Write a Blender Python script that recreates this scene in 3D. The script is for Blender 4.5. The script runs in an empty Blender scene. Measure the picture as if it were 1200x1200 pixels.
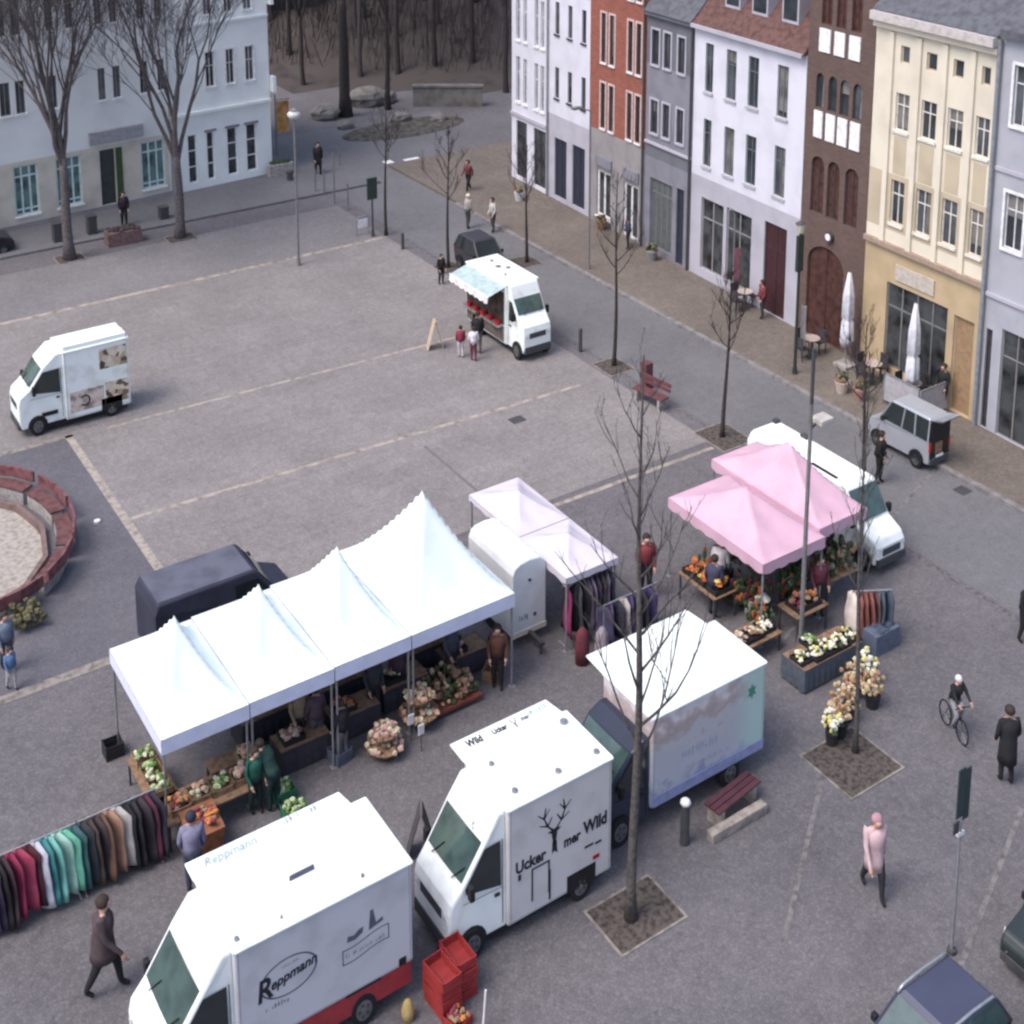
import bpy, math, random
from mathutils import Vector, Matrix
R = math.radians
sc = bpy.context.scene
col = sc.collection
random.seed(7)

# ---------------------------------------------------------------- camera
CAM_H = 22.0
PITCH = R(11.0)      # camera looks 11 degrees down (a rising-front lens puts the horizon well above the frame)
YAW = R(33.6)        # street runs along world +Y, the cross axis of the square along world +X
cd = bpy.data.cameras.new('camera'); cam = bpy.data.objects.new('camera', cd); col.objects.link(cam)
cam.location = (0, 0, CAM_H)
cam.rotation_euler = (math.pi/2 - PITCH, 0, -YAW)
cd.sensor_width = 36; cd.lens = 36*1590/1200
cd.shift_y = -0.5
cd.clip_end = 1500
sc.camera = cam

# ---------------------------------------------------------------- overcast daylight
w = bpy.data.worlds.new('World'); sc.world = w; w.use_nodes = True
nt = w.node_tree; bgn = nt.nodes['Background']
sky = nt.nodes.new('ShaderNodeTexSky'); sky.sky_type = 'NISHITA'; sky.sun_disc = False
sky.sun_elevation = R(58); sky.sun_rotation = R(270); sky.air_density = 1.0; sky.dust_density = 4.0; sky.ozone_density = 1.6
nt.links.new(sky.outputs[0], bgn.inputs[0]); bgn.inputs[1].default_value = 0.13
sd = bpy.data.lights.new('sun', 'SUN'); sun = bpy.data.objects.new('sun', sd); col.objects.link(sun)
sd.energy = 1.0; sd.angle = R(28); sd.color = (1.0, 0.95, 0.9)
sun.rotation_euler = (0, R(-32), 0)
sc.view_settings.view_transform = 'Standard'; sc.view_settings.look = 'None'
sc.view_settings.exposure = 1.0; sc.view_settings.gamma = 1.0
sc.cycles.filter_width = 2.5
sc.cycles.max_bounces = 5; sc.cycles.diffuse_bounces = 3; sc.cycles.glossy_bounces = 2

# ---------------------------------------------------------------- materials
MATS = {}
def mat(name, c, rough=0.8, var=0.12, scale=6.0, bump=0.0, metal=0.0, dirt=None, spec=0.3, coat=0.0):
    if name in MATS: return MATS[name]
    m = bpy.data.materials.new(name); m.use_nodes = True
    n = m.node_tree.nodes; l = m.node_tree.links; b = n['Principled BSDF']
    b.inputs['Roughness'].default_value = rough; b.inputs['Metallic'].default_value = metal
    b.inputs['Specular IOR Level'].default_value = spec
    if coat: b.inputs['Coat Weight'].default_value = coat
    tc = n.new('ShaderNodeTexCoord')
    nz = n.new('ShaderNodeTexNoise'); nz.inputs['Scale'].default_value = scale; nz.inputs['Detail'].default_value = 6
    l.new(tc.outputs['Object'], nz.inputs['Vector'])
    mx = n.new('ShaderNodeMix'); mx.data_type = 'RGBA'
    k = dirt if dirt else [x*(1-var*1.6) for x in c]
    mx.inputs[6].default_value = (*[min(1, x*(1+var*.5)) for x in c], 1)
    mx.inputs[7].default_value = (*k, 1)
    rp = n.new('ShaderNodeMapRange'); rp.inputs[1].default_value = .42 if not dirt else .5; rp.inputs[2].default_value = .68 if not dirt else .8
    l.new(nz.outputs[0], rp.inputs[0]); l.new(rp.outputs[0], mx.inputs[0]); l.new(mx.outputs[2], b.inputs['Base Color'])
    if bump:
        bn = n.new('ShaderNodeBump'); bn.inputs['Strength'].default_value = bump; bn.inputs['Distance'].default_value = .02
        n2 = n.new('ShaderNodeTexNoise'); n2.inputs['Scale'].default_value = scale*6; l.new(tc.outputs['Object'], n2.inputs['Vector'])
        l.new(n2.outputs[0], bn.inputs['Height']); l.new(bn.outputs[0], b.inputs['Normal'])
    MATS[name] = m; return m

def paving(name, c1, c2, cell, patch=.25, slab=None, rough=.75):
    """small cobbles: voronoi cells with darker joints, large stains, optional slab joints"""
    m = bpy.data.materials.new(name); m.use_nodes = True
    n = m.node_tree.nodes; l = m.node_tree.links; b = n['Principled BSDF']; b.inputs['Roughness'].default_value = rough
    b.inputs['Specular IOR Level'].default_value = .25
    tc = n.new('ShaderNodeTexCoord')
    vo = n.new('ShaderNodeTexVoronoi'); vo.inputs['Scale'].default_value = cell; l.new(tc.outputs['Object'], vo.inputs['Vector'])
    ve = n.new('ShaderNodeTexVoronoi'); ve.feature = 'DISTANCE_TO_EDGE'; ve.inputs['Scale'].default_value = cell; l.new(tc.outputs['Object'], ve.inputs['Vector'])
    big = n.new('ShaderNodeTexNoise'); big.inputs['Scale'].default_value = .35; big.inputs['Detail'].default_value = 7; big.inputs['Roughness'].default_value = .62
    l.new(tc.outputs['Object'], big.inputs['Vector'])
    mid = n.new('ShaderNodeTexNoise'); mid.inputs['Scale'].default_value = 3.2; mid.inputs['Detail'].default_value = 5; l.new(tc.outputs['Object'], mid.inputs['Vector'])
    sp = n.new('ShaderNodeSeparateColor'); l.new(vo.outputs['Color'], sp.inputs[0])
    a = n.new('ShaderNodeMath'); a.operation = 'MULTIPLY_ADD'; a.inputs[1].default_value = .35; l.new(sp.outputs[0], a.inputs[0])
    a2 = n.new('ShaderNodeMapRange'); a2.inputs[1].default_value = .3; a2.inputs[2].default_value = .7; a2.inputs[4].default_value = .42; l.new(big.outputs[0], a2.inputs[0]); l.new(a2.outputs[0], a.inputs[2])
    a3 = n.new('ShaderNodeMath'); a3.operation = 'MULTIPLY_ADD'; a3.inputs[1].default_value = .55; l.new(mid.outputs[0], a3.inputs[0]); l.new(a.outputs[0], a3.inputs[2])
    mx = n.new('ShaderNodeMix'); mx.data_type = 'RGBA'; mx.inputs[6].default_value = (*c1, 1); mx.inputs[7].default_value = (*c2, 1)
    s = n.new('ShaderNodeMapRange'); s.inputs[1].default_value = .25; s.inputs[2].default_value = 1.1; l.new(a3.outputs[0], s.inputs[0]); l.new(s.outputs[0], mx.inputs[0])
    jr = n.new('ShaderNodeMapRange'); jr.inputs[1].default_value = 0; jr.inputs[2].default_value = .12; jr.inputs[3].default_value = .72; jr.inputs[4].default_value = 1.0
    l.new(ve.outputs['Distance'], jr.inputs[0])
    mj = n.new('ShaderNodeMix'); mj.data_type = 'RGBA'; mj.blend_type = 'MULTIPLY'; mj.inputs[0].default_value = 1
    l.new(mx.outputs[2], mj.inputs[6]); l.new(jr.outputs[0], mj.inputs[7])
    out = mj.outputs[2]
    if slab:
        br = n.new('ShaderNodeTexBrick'); br.inputs['Scale'].default_value = 1; br.inputs['Brick Width'].default_value = slab[0]; br.inputs['Row Height'].default_value = slab[1]
        br.inputs['Mortar Size'].default_value = .012; br.inputs['Color1'].default_value = (1, 1, 1, 1); br.inputs['Color2'].default_value = (.93, .93, .93, 1); br.inputs['Mortar'].default_value = (.82, .8, .8, 1)
        l.new(tc.outputs['Object'], br.inputs['Vector'])
        mb = n.new('ShaderNodeMix'); mb.data_type = 'RGBA'; mb.blend_type = 'MULTIPLY'; mb.inputs[0].default_value = 1
        l.new(out, mb.inputs[6]); l.new(br.outputs[0], mb.inputs[7]); out = mb.outputs[2]
    l.new(out, b.inputs['Base Color'])
    bn = n.new('ShaderNodeBump'); bn.inputs['Strength'].default_value = .35; bn.inputs['Distance'].default_value = .01
    l.new(ve.outputs['Distance'], bn.inputs['Height']); l.new(bn.outputs[0], b.inputs['Normal'])
    MATS[name] = m; return m

def brickmat(name, c1, c2, mortar):
    m = bpy.data.materials.new(name); m.use_nodes = True
    n = m.node_tree.nodes; l = m.node_tree.links; b = n['Principled BSDF']; b.inputs['Roughness'].default_value = .85
    tc = n.new('ShaderNodeTexCoord'); mp = n.new('ShaderNodeMapping'); mp.inputs['Rotation'].default_value = (R(90), 0, 0)
    l.new(tc.outputs['Object'], mp.inputs[0])
    br = n.new('ShaderNodeTexBrick'); br.inputs['Scale'].default_value = 1; br.inputs['Brick Width'].default_value = .24; br.inputs['Row Height'].default_value = .09
    br.inputs['Mortar Size'].default_value = .008
    br.inputs['Color1'].default_value = (*c1, 1); br.inputs['Color2'].default_value = (*c2, 1); br.inputs['Mortar'].default_value = (*mortar, 1)
    l.new(mp.outputs[0], br.inputs['Vector'])
    nz = n.new('ShaderNodeTexNoise'); nz.inputs['Scale'].default_value = 1.3; nz.inputs['Detail'].default_value = 6; l.new(tc.outputs['Object'], nz.inputs['Vector'])
    mr = n.new('ShaderNodeMapRange'); mr.inputs[3].default_value = .75; mr.inputs[4].default_value = 1.2; l.new(nz.outputs[0], mr.inputs[0])
    mx = n.new('ShaderNodeMix'); mx.data_type = 'RGBA'; mx.blend_type = 'MULTIPLY'; mx.inputs[0].default_value = 1
    l.new(br.outputs[0], mx.inputs[6]); l.new(mr.outputs[0], mx.inputs[7]); l.new(mx.outputs[2], b.inputs['Base Color'])
    MATS[name] = m; return m

# ---------------------------------------------------------------- mesh helpers
class MB:
    def __init__(s): s.v = []; s.f = []; s.m = []
    def quad(s, pts, m=0):
        k = len(s.v); s.v += [tuple(p) for p in pts]; s.f.append(tuple(range(k, k+len(pts)))); s.m.append(m); return s
    def box(s, x0, x1, y0, y1, z0, z1, m=0):
        k = len(s.v)
        s.v += [(x0,y0,z0),(x1,y0,z0),(x1,y1,z0),(x0,y1,z0),(x0,y0,z1),(x1,y0,z1),(x1,y1,z1),(x0,y1,z1)]
        for f in ((0,3,2,1),(4,5,6,7),(0,1,5,4),(1,2,6,5),(2,3,7,6),(3,0,4,7)):
            s.f.append(tuple(k+i for i in f)); s.m.append(m)
        return s
    def rings(s, rings, m=0, cap=True):
        """loft through equal-length rings of points"""
        k = len(s.v); n = len(rings[0])
        for r in rings: s.v += [tuple(p) for p in r]
        for i in range(len(rings)-1):
            for j in range(n):
                a = k+i*n+j; b = k+i*n+(j+1) % n
                s.f.append((a, b, b+n, a+n)); s.m.append(m)
        if cap:
            s.f.append(tuple(k+j for j in reversed(range(n)))); s.m.append(m)
            s.f.append(tuple(k+(len(rings)-1)*n+j for j in range(n))); s.m.append(m)
        return s
    def tube(s, path, radii, n=6, m=0, cap=True):
        if not isinstance(radii, (list, tuple)): radii = [radii]*len(path)
        rs = []
        for i, p in enumerate(path):
            p = Vector(p)
            d = Vector(path[min(i+1, len(path)-1)]) - Vector(path[max(i-1, 0)])
            d = d.normalized() if d.length > 1e-9 else Vector((0, 0, 1))
            a = Vector((1, 0, 0)) if abs(d.x) < .8 else Vector((0, 1, 0))
            u = d.cross(a).normalized(); v = d.cross(u)
            rs.append([p + (u*math.cos(t) + v*math.sin(t))*radii[i] for t in [2*math.pi*j/n for j in range(n)]])
        return s.rings(rs, m, cap)
    def cyl(s, x, y, z0, z1, r, n=12, m=0, r2=None):
        return s.tube([(x, y, z0), (x, y, z1)], [r, r if r2 is None else r2], n, m)
    def prism(s, poly, y0, y1, m=0, wf=None):
        """x-z polygon extruded along y; wf(x,z) narrows it about the mid plane"""
        k = len(s.v); n = len(poly); c = (y0+y1)/2
        for y in (y0, y1):
            for x, z in poly: s.v.append((x, c+(y-c)*(wf(x, z) if wf else 1), z))
        for j in range(n):
            a = k+j; b = k+(j+1) % n; s.f.append((a, b, b+n, a+n)); s.m.append(m)
        s.f.append(tuple(k+j for j in reversed(range(n)))); s.m.append(m)
        s.f.append(tuple(k+n+j for j in range(n))); s.m.append(m)
        return s
    def blob(s, c, r, m=0, n=6, jit=.12):
        if not isinstance(r, (list, tuple)): r = (r, r, r)
        rs = []
        for i in range(1, n):
            ph = math.pi*i/n
            rs.append([(c[0]+r[0]*math.sin(ph)*math.cos(t)*(1+random.uniform(-jit, jit)), c[1]+r[1]*math.sin(ph)*math.sin(t)*(1+random.uniform(-jit, jit)), c[2]-r[2]*math.cos(ph)) for t in [2*math.pi*j/(n+1) for j in range(n+1)]])
        return s.rings(rs, m)
    def build(s, name, mats, parent=None, bevel=0, smooth=False, loc=None):
        me = bpy.data.meshes.new(name); me.from_pydata(s.v, [], s.f)
        if not isinstance(mats, (list, tuple)): mats = [mats]
        for m in mats: me.materials.append(m)
        me.polygons.foreach_set('material_index', s.m)
        if smooth: me.polygons.foreach_set('use_smooth', [True]*len(s.f))
        me.update()
        o = bpy.data.objects.new(name, me); col.objects.link(o)
        if parent: o.parent = parent
        if loc: o.location = loc
        if bevel:
            b = o.modifiers.new('bevel', 'BEVEL'); b.width = bevel; b.segments = 2; b.limit_method = 'ANGLE'; b.angle_limit = R(35)
        return o

def tag(o, label, cat, group=None):
    o['label'] = label; o['category'] = cat
    if group: o['group'] = group
    return o
def thing(name, label, cat, loc=(0, 0, 0), rz=0, group=None):
    o = bpy.data.objects.new(name, None); col.objects.link(o); o.location = loc; o.rotation_euler = (0, 0, rz)
    o.empty_display_size = .3
    return tag(o, label, cat, group)
def struct(o, kind='structure'): o['kind'] = kind; return o
def copy_tree(o, parent=None):
    c = o.copy(); col.objects.link(c); c.parent = parent
    for ch in list(o.children): copy_tree(ch, c)
    return c
def text(parent, s, size, loc, rot, m, sx=1.0, name='lettering', align='CENTER', ext=.0015, bold=.022, shear=0.0):
    cu = bpy.data.curves.new(name, 'FONT'); cu.body = s; cu.size = size; cu.align_x = align; cu.align_y = 'CENTER'; cu.extrude = ext
    cu.resolution_u = 3; cu.offset = size*bold; cu.shear = shear
    t = bpy.data.objects.new('tmp', cu)
    col.objects.link(t); bpy.context.view_layer.update()
    me = bpy.data.meshes.new_from_object(t.evaluated_get(bpy.context.evaluated_depsgraph_get()))
    bpy.data.objects.remove(t); bpy.data.curves.remove(cu)
    for v in me.vertices: v.co.x *= sx
    me.materials.clear(); me.materials.append(m)
    o = bpy.data.objects.new(name, me); col.objects.link(o); o.parent = parent; o.location = loc; o.rotation_euler = rot
    return o

def scribble(parent, x0, x1, loc, rot, size, m, seed=1, slope=0.0):
    """small lettering too faint to read: a row of uneven strokes"""
    rnd = random.Random(seed); b = MB(); x = x0
    while x < x1:
        wd = size*rnd.uniform(.12, .3); h0 = rnd.uniform(-.15, .05)*size; h1 = size*rnd.uniform(.35, .9); y = slope*(x-x0)
        b.quad([(x, y+h0, 0), (x+wd*.5, y+h0, 0), (x+wd*.5, y+h1, 0), (x, y+h1, 0)])
        if rnd.random() < .6: b.quad([(x+wd*.5, y+h1*.4, 0), (x+wd*1.2, y+h1*.4, 0), (x+wd*1.2, y+h1*.58, 0), (x+wd*.5, y+h1*.58, 0)])
        x += wd*1.2+size*rnd.uniform(.1, .25) + (size*.5 if rnd.random() < .14 else 0)
    o = b.build('lettering', m, parent, loc=loc); o.rotation_euler = rot; return o

# photograph pixel (1200 px frame) -> the ground point it shows, used as a measuring tool
_f = Vector((math.sin(YAW)*math.cos(PITCH), math.cos(YAW)*math.cos(PITCH), -math.sin(PITCH)))
_r = Vector((math.cos(YAW), -math.sin(YAW), 0)); _d = -_r.cross(_f)
def G(x, y, z=0.0):
    d = _r*((x-600)/1590) + _d*(y/1590) + _f
    t = (z-CAM_H)/d.z
    return Vector((d.x*t, d.y*t, z))

# palette
white = mat('white_paint', (.74, .78, .78), .4, .06, 2.5, dirt=(.56, .58, .57))
roofwhite = mat('white_roof', (.78, .83, .82), .5, .05, 2.2, dirt=(.56, .59, .58))
shaded_side = mat('shaded_white_panel', (.50, .50, .55), .5, .05, 1.6, dirt=(.40, .40, .43))  # white panel greyed, the shade of the upright side put into its colour
black = mat('black_plastic', (.015, .015, .018), .5)
rubber = mat('rubber', (.018, .018, .02), .9)
glass = mat('dark_glass', (.02, .028, .03), .12, .1, 3, spec=.6)
wglass = mat('windscreen_glass', (.05, .085, .08), .1, .2, 3, spec=.8)
chrome = mat('silver_metal', (.40, .41, .43), .35, metal=.6)
rimm = mat('dull_rim', (.16, .16, .17), .5, metal=.4)
steel = mat('galvanised_steel', (.3, .31, .33), .5, metal=.5)
darksteel = mat('dark_steel', (.06, .06, .065), .6)
lens = mat('lamp_lens', (.7, .7, .72), .15, spec=.6)
redlens = mat('tail_lens', (.35, .02, .02), .25)
ink = mat('dark_lettering', (.02, .02, .03), .6)
inkgrey = mat('grey_lettering', (.10, .10, .15), .6)
canvas = mat('white_canvas', (.72, .80, .81), .7, .03, 1.5)
valance_m = mat('white_valance', (.62, .64, .80), .7, .05, 3)
pinkc = mat('pink_canvas', (.56, .36, .45), .7, .06, 1.5)
palec = mat('pale_pink_canvas', (.58, .54, .60), .7, .04, 2)
bark = mat('bark', (.075, .062, .062), .95, .3, 12, .5)
barkgrey2 = mat('grey_brown_bark', (.085, .076, .072), .95, .3, 12, .4)
bark2 = mat('dark_bark', (.045, .037, .036), .95, .3, 12, .4)
barkgrey = mat('grey_bark', (.115, .10, .102), .95, .3, 12, .4)
skin = mat('skin', (.5, .3, .24), .6)
wood = mat('wood', (.22, .14, .09), .7, .25, 8)
redwood = mat('red_brown_wood', (.125, .058, .060), .6, .25, 6)
concrete = mat('concrete', (.32, .30, .29), .9, .2, 6, .3)

# ================================================================= THE GROUND
cob = paving('grey_cobbles', (.098, .092, .101), (.176, .166, .178), 13.0)
pl = paving('plaza_setts', (.176, .162, .162), (.292, .272, .271), 13, slab=(1.2, .6))
asph = paving('street_asphalt', (.118, .117, .126), (.19, .187, .20), 22)
side = paving('brown_sidewalk', (.105, .090, .080), (.205, .176, .155), 12)
darkp = paving('dark_paving', (.095, .092, .108), (.155, .15, .17), 16)
seam = mat('pale_stone_strip', (.31, .275, .245), .85, .25, 5)
seam2 = mat('faint_stone_strip', (.225, .20, .185), .85, .3, 5)
kerbm = mat('kerb_stone', (.20, .19, .195), .85, .2, 4)
seam2b = mat('beige_stone_band', (.31, .272, .24), .85, .3, 3)
soil = mat('tree_pit_soil', (.085, .072, .065), .95, .4, 9, .6)
sand = mat('pale_sand', (.33, .30, .27), .95, .2, 7)
litter = mat('brown_leaf_litter', (.055, .046, .044), .95, .5, .8, .6, dirt=(.028, .025, .026))

b = MB(); NX = 2
b.quad([(-400, -400, 0), (900, -400, 0), (900, 1200, 0), (-400, 1200, 0)])
struct(b.build('ground', cob))
def sheet(name, pts, m, z):
    b = MB(); b.quad([(x, y, z) for x, y in pts]); return struct(b.build(name, m))
sheet('plaza', [(10.35, 29.6), (27.2, 29.6), (27.2, 51.1), (9.2, 51.1), (9.2, 41.1), (10.35, 41.1)], pl, .004)
sheet('upper_plaza', [(-12, 51.1), (27.2, 51.1), (27.2, 56), (-12, 56)], paving('upper_setts', (.142, .135, .141), (.24, .227, .236), 13), .004)
sheet('left_plaza', [(-12, 41.1), (9.2, 41.1), (9.2, 51.1), (-12, 51.1)], pl, .0045)
sheet('street', [(27.9, -20), (31.9, -20), (31.95, 53), (36, 60), (40, 68), (24, 68), (27.9, 57)], asph, .004)
sheet('dark_yard', [(-12, 29.9), (10.2, 29.9), (10.2, 41.0), (-12, 41.0)], darkp, .004)
def strip(name, a, c, wd, m, z=.008):
    a = Vector(a); c = Vector(c); d = (c-a).normalized(); n = Vector((-d.y, d.x))*wd/2
    return sheet(name, [a-n, c-n, c+n, a+n], m, z)
strip('paving_strip', (10.3, 29.6), (10.3, 41.2), .24, seam)
strip('paving_strip', (-10, 41.15), (10.42, 41.15), .2, seam2)
strip('paving_strip', (-10, 29.75), (10.2, 29.75), .3, seam2)
strip('paving_strip', (10.42, 35.45), (26, 34.9), .16, seam2b)
strip('paving_strip', (19.6, 29.3), (27, 29.2), .16, seam2b)
strip('paving_strip', (9.2, 51.1), (27, 51.1), .24, seam2b)
strip('paving_strip', (19.48, 29.6), (19.48, 34.3), .10, mat('dark_joint', (.15, .138, .14), .9))
strip('paving_strip', (11.5, 41.0), (25, 40.5), .13, seam2b)
strip('paving_strip', (21.4, 21), (36, 25.9), .10, mat('worn_joint', (.165, .155, .158), .9, .3, 5))
strip('paving_strip', (16, 15.0), (24, 20.5), .10, mat('worn_joint', (.165, .155, .158), .9, .3, 5))
strip('paving_strip', (18.4, 12.9), (22.5, 14.6), .10, MATS['worn_joint'])
strip('gutter_strip', (27.75, 5), (27.75, 51), .16, mat('gutter_setts', (.13, .12, .13), .9, .3, 8))
# raised pavement on the house side of the street
b = MB(); b.box(32.1, 44, -20, 60, -.3, .11); struct(b.build('pavement', side))
b = MB(); b.box(31.9, 32.1, -20, 53, -.3, .125); struct(b.build('kerb', kerbm, bevel=.02))
b = MB(); b.box(-20, 30.5, 57.8, 66, -.3, .10); struct(b.build('left_pavement', asph))
b = MB()
for k in range(28):
    t = 2*math.pi*k/28; b.v.append((36.2+3.6*math.cos(t), 65.6+1.5*math.sin(t), .10)); b.v.append((36.2+3.9*math.cos(t), 65.6+1.7*math.sin(t), 0))
b.f.append(tuple(range(0, 56, 2))); b.m.append(0)
for k in range(28): b.f.append((2*k, 2*k+1, (2*k+3) % 56, (2*k+2) % 56)); b.m.append(0)
struct(b.build('grass_island', mat('dull_winter_grass', (.085, .078, .070), .95, .4, 3, .5)))
# wooded bank behind the square
b = MB()
NXX, NYY = 60, 26
def bank(u, v):
    e = (u*.62+v*.78) - 83.5
    h = 0 if e < 0 else 9.0*(1-math.exp(-e/16.0))
    return h + .35*math.sin(u*.7+v*.3)*min(1, max(0, e)/4) - .03
for j in range(NYY+1):
    for i in range(NXX+1):
        u = -30+i*3.2; v = 60+j*3.2
        b.v.append((u, v, bank(u, v)))
for j in range(NYY):
    for i in range(NXX):
        a = j*(NXX+1)+i; b.f.append((a, a+1, a+NXX+2, a+NXX+1)); b.m.append(0)
struct(b.build('wooded_slope', litter, smooth=True))

# ================================================================= HOUSES
Q0 = Vector((35.0, 25.6)); DR = Vector((1.45, 29.4)).normalized()
Q1 = Vector((12.85, 60.95)); DL = Vector((.99656, .08286))
framew = mat('white_window_frame', (.72, .72, .74), .5); framed = mat('dark_window_frame', (.05, .045, .05), .6)
framec = mat('cream_window_frame', (.7, .66, .6), .5)
pane_b = mat('window_pane_blue', (.075, .085, .10), .12, .4, 1.0, spec=.7); pane_c = mat('window_pane_curtained', (.16, .155, .15), .4, .35, 1.6, spec=.4)
paneg = mat('window_pane', (.035, .042, .05), .15, .35, 1.2, spec=.6)
shopg = mat('shop_pane', (.05, .055, .06), .15, .5, 1.6, spec=.5)

def house(name, label, base, d, s0, s1, H, out, walls, matfn, ops, depth=8, roof=None, extras=None, gable=False):
    """front wall with real openings; ops: dict(x0,x1,z0,z1, arch, nx, nz, fm frame, gm glass, sill, kind)"""
    p = base + d*s0
    e = thing(name, label, 'house', (p.x, p.y, .0), math.atan2(d.y, d.x))
    W = s1-s0; Y = lambda o: out*o
    ops = [dict(o, x0=max(.03, o['x0']-s0), x1=min(W-.03, o['x1']-s0)) for o in ops]
    xs = sorted({0, W, *[round(o[k], 4) for o in ops for k in ('x0', 'x1')]}); zs = sorted({0, H, *[round(o[k], 4) for o in ops for k in ('z0', 'z1')], *walls.get('cuts', [])})
    b = MB()
    for i in range(len(xs)-1):
        for j in range(len(zs)-1):
            cx = (xs[i]+xs[i+1])/2; cz = (zs[j]+zs[j+1])/2
            if any(o['x0'] < cx < o['x1'] and o['z0'] < cz < o['z1'] for o in ops): continue
            b.quad([(xs[i], 0, zs[j]), (xs[i+1], 0, zs[j]), (xs[i+1], 0, zs[j+1]), (xs[i], 0, zs[j+1])], matfn(cx+s0, cz))
    for o in ops:
        x0, x1, z0, z1 = o['x0'], o['x1'], o['z0'], o['z1']; q = Y(-.14); mi = matfn((x0+x1)/2+s0, (z0+z1)/2)
        b.quad([(x0, 0, z0), (x0, q, z0), (x0, q, z1), (x0, 0, z1)], mi); b.quad([(x1, 0, z0), (x1, q, z0), (x1, q, z1), (x1, 0, z1)], mi)
        b.quad([(x0, 0, z0), (x1, 0, z0), (x1, q, z0), (x0, q, z0)], mi); b.quad([(x0, 0, z1), (x1, 0, z1), (x1, q, z1), (x0, q, z1)], mi)
        if o.get('arch'):
            r = (x1-x0)/2; hh = o['arch']; cx = (x0+x1)/2
            for sg in (-1, 1):
                pts = [(cx+sg*r, Y(.0), z1)]
                for k in range(7):
                    t = math.pi/2*k/6; pts.append((cx+sg*r*math.cos(t), Y(.0), z1-hh+hh*math.sin(t)))
                b.quad(pts, mi)
    # sides, back and the inner dark backing
    D = Y(-depth)
    b.quad([(0, 0, 0), (0, D, 0), (0, D, H), (0, 0, H)], matfn(s0, H-.1)); b.quad([(W, 0, 0), (W, D, 0), (W, D, H), (W, 0, H)], matfn(s1, H-.1))
    b.quad([(0, D, 0), (W, D, 0), (W, D, H), (0, D, H)], matfn(s0, H-.1))
    b.build('wall', walls['mats'], e)
    for o in ops:
        x0, x1, z0, z1 = o['x0'], o['x1'], o['z0'], o['z1']; t = o.get('t', .035)
        f = MB(); ya, yb = sorted((Y(-.12), Y(-.07)))
        f.box(x0, x0+t, ya, yb, z0, z1); f.box(x1-t, x1, ya, yb, z0, z1); f.box(x0+t, x1-t, ya, yb, z0, z0+t); f.box(x0+t, x1-t, ya, yb, z1-t, z1)
        nx = o.get('nx', 2); nz = o.get('nz', 1)
        for k in range(1, nx):
            xm = x0+(x1-x0)*k/nx; f.box(xm-t/2, xm+t/2, ya+.004, yb-.004, z0+t, z1-t)
        zc = o.get('zc') or [k/nz for k in range(1, nz)]
        for k in zc:
            zm = z0+(z1-z0)*k; f.box(x0+t, x1-t, ya+.008, yb-.008, zm-t/2, zm+t/2)
        kind = o.get('kind', 'window')
        fo = f.build(kind, o.get('fm', framew), e)
        g = MB(); g.quad([(x0, Y(-.10), z0), (x1, Y(-.10), z0), (x1, Y(-.10), z1), (x0, Y(-.10), z1)])
        g.build('pane' if kind != 'door' else 'door_leaf', o.get('gm') or random.choice((paneg, paneg, pane_b)), fo)
        if kind == 'window' and 'gm' not in o and random.random() < .55:
            cu_ = MB(); hh_ = random.uniform(.25, 1.0); ww_ = random.uniform(.3, .5)*(x1-x0); yq = Y(-.098)
            if random.random() < .5: cu_.quad([(x0, yq, z1-(z1-z0)*hh_), (x1, yq, z1-(z1-z0)*hh_), (x1, yq, z1), (x0, yq, z1)])
            else: cu_.quad([(x0, yq, z0), (x0+ww_, yq, z0), (x0+ww_*.7, yq, z1), (x0, yq, z1)])
            cu_.build('curtain', pane_c, fo)
        if o.get('sill', 1):
            sl = MB(); ya, yb = sorted((Y(-.07), Y(.07))); sl.box(x0-.05, x1+.05, ya, yb, z0-.09, z0-.002); sl.build('sill', o.get('sm', o.get('fm', framew)), fo)
        if o.get('surr'):
            sr = MB(); q = .09; ya, yb = sorted((Y(.003), Y(.035)))
            sr.box(x0-q, x0, ya, yb, z0-.1, z1+q); sr.box(x1, x1+q, ya, yb, z0-.1, z1+q); sr.box(x0, x1, ya, yb, z1, z1+q); sr.build('surround', o['surr'], fo)
    if roof:
        rb = MB(); rh = roof.get('h', 4.0); ov = .25
        y0, y1 = Y(ov), Y(-depth-ov); ym = Y(-depth/2)
        if gable:
            pts = [(-.05, H), (W/2, H+rh), (W+.05, H)]
            rb.rings([[(x, y, z) for x, z in pts] for y in (Y(-.15), Y(-depth))], 0)
            gb = MB(); st = roof.get('steps', 4)
            for k in range(st):
                xx = W/2*k/st; ya, yb = sorted((Y(.0), Y(-.3))); gb.box(xx, W-xx, ya, yb, H+k*rh/st, H+(k+1)*rh/st)
            gb.build('stepped_gable', walls['mats'], e)
        else:
            rb.rings([[(x, y0, H-.02), (x, ym, H+rh), (x, y1, H-.02)] for x in (0.01, W-.01)], 0)
        ro = rb.build('roof', roof['m'], e)
        for (cx, cz, wd, ht) in roof.get('dormers', []):
            dm = MB(); yd = Y(ov-(cz-H)/rh*(depth/2+ov)); ya, yb = sorted((yd+out*.02, yd-out*1.2)); cx -= s0
            dm.box(cx-wd/2, cx+wd/2, ya, yb, cz, cz+ht, 0)
            dw = sorted((yd+out*.025, yd+out*.03)); dm.box(cx-wd/2+.08, cx+wd/2-.08, dw[0], dw[1], cz+.12, cz+ht-.1, 1)
            dm.build('dormer', [roof.get('dm', framew), paneg], ro)
        ch = MB(); ya, yb = sorted((ym-.3, ym+.3)); ch.box(W*.7, W*.7+.5, ya, yb, H+rh-.8, H+rh+.9); ch.build('chimney', redbrick, ro)
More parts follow.
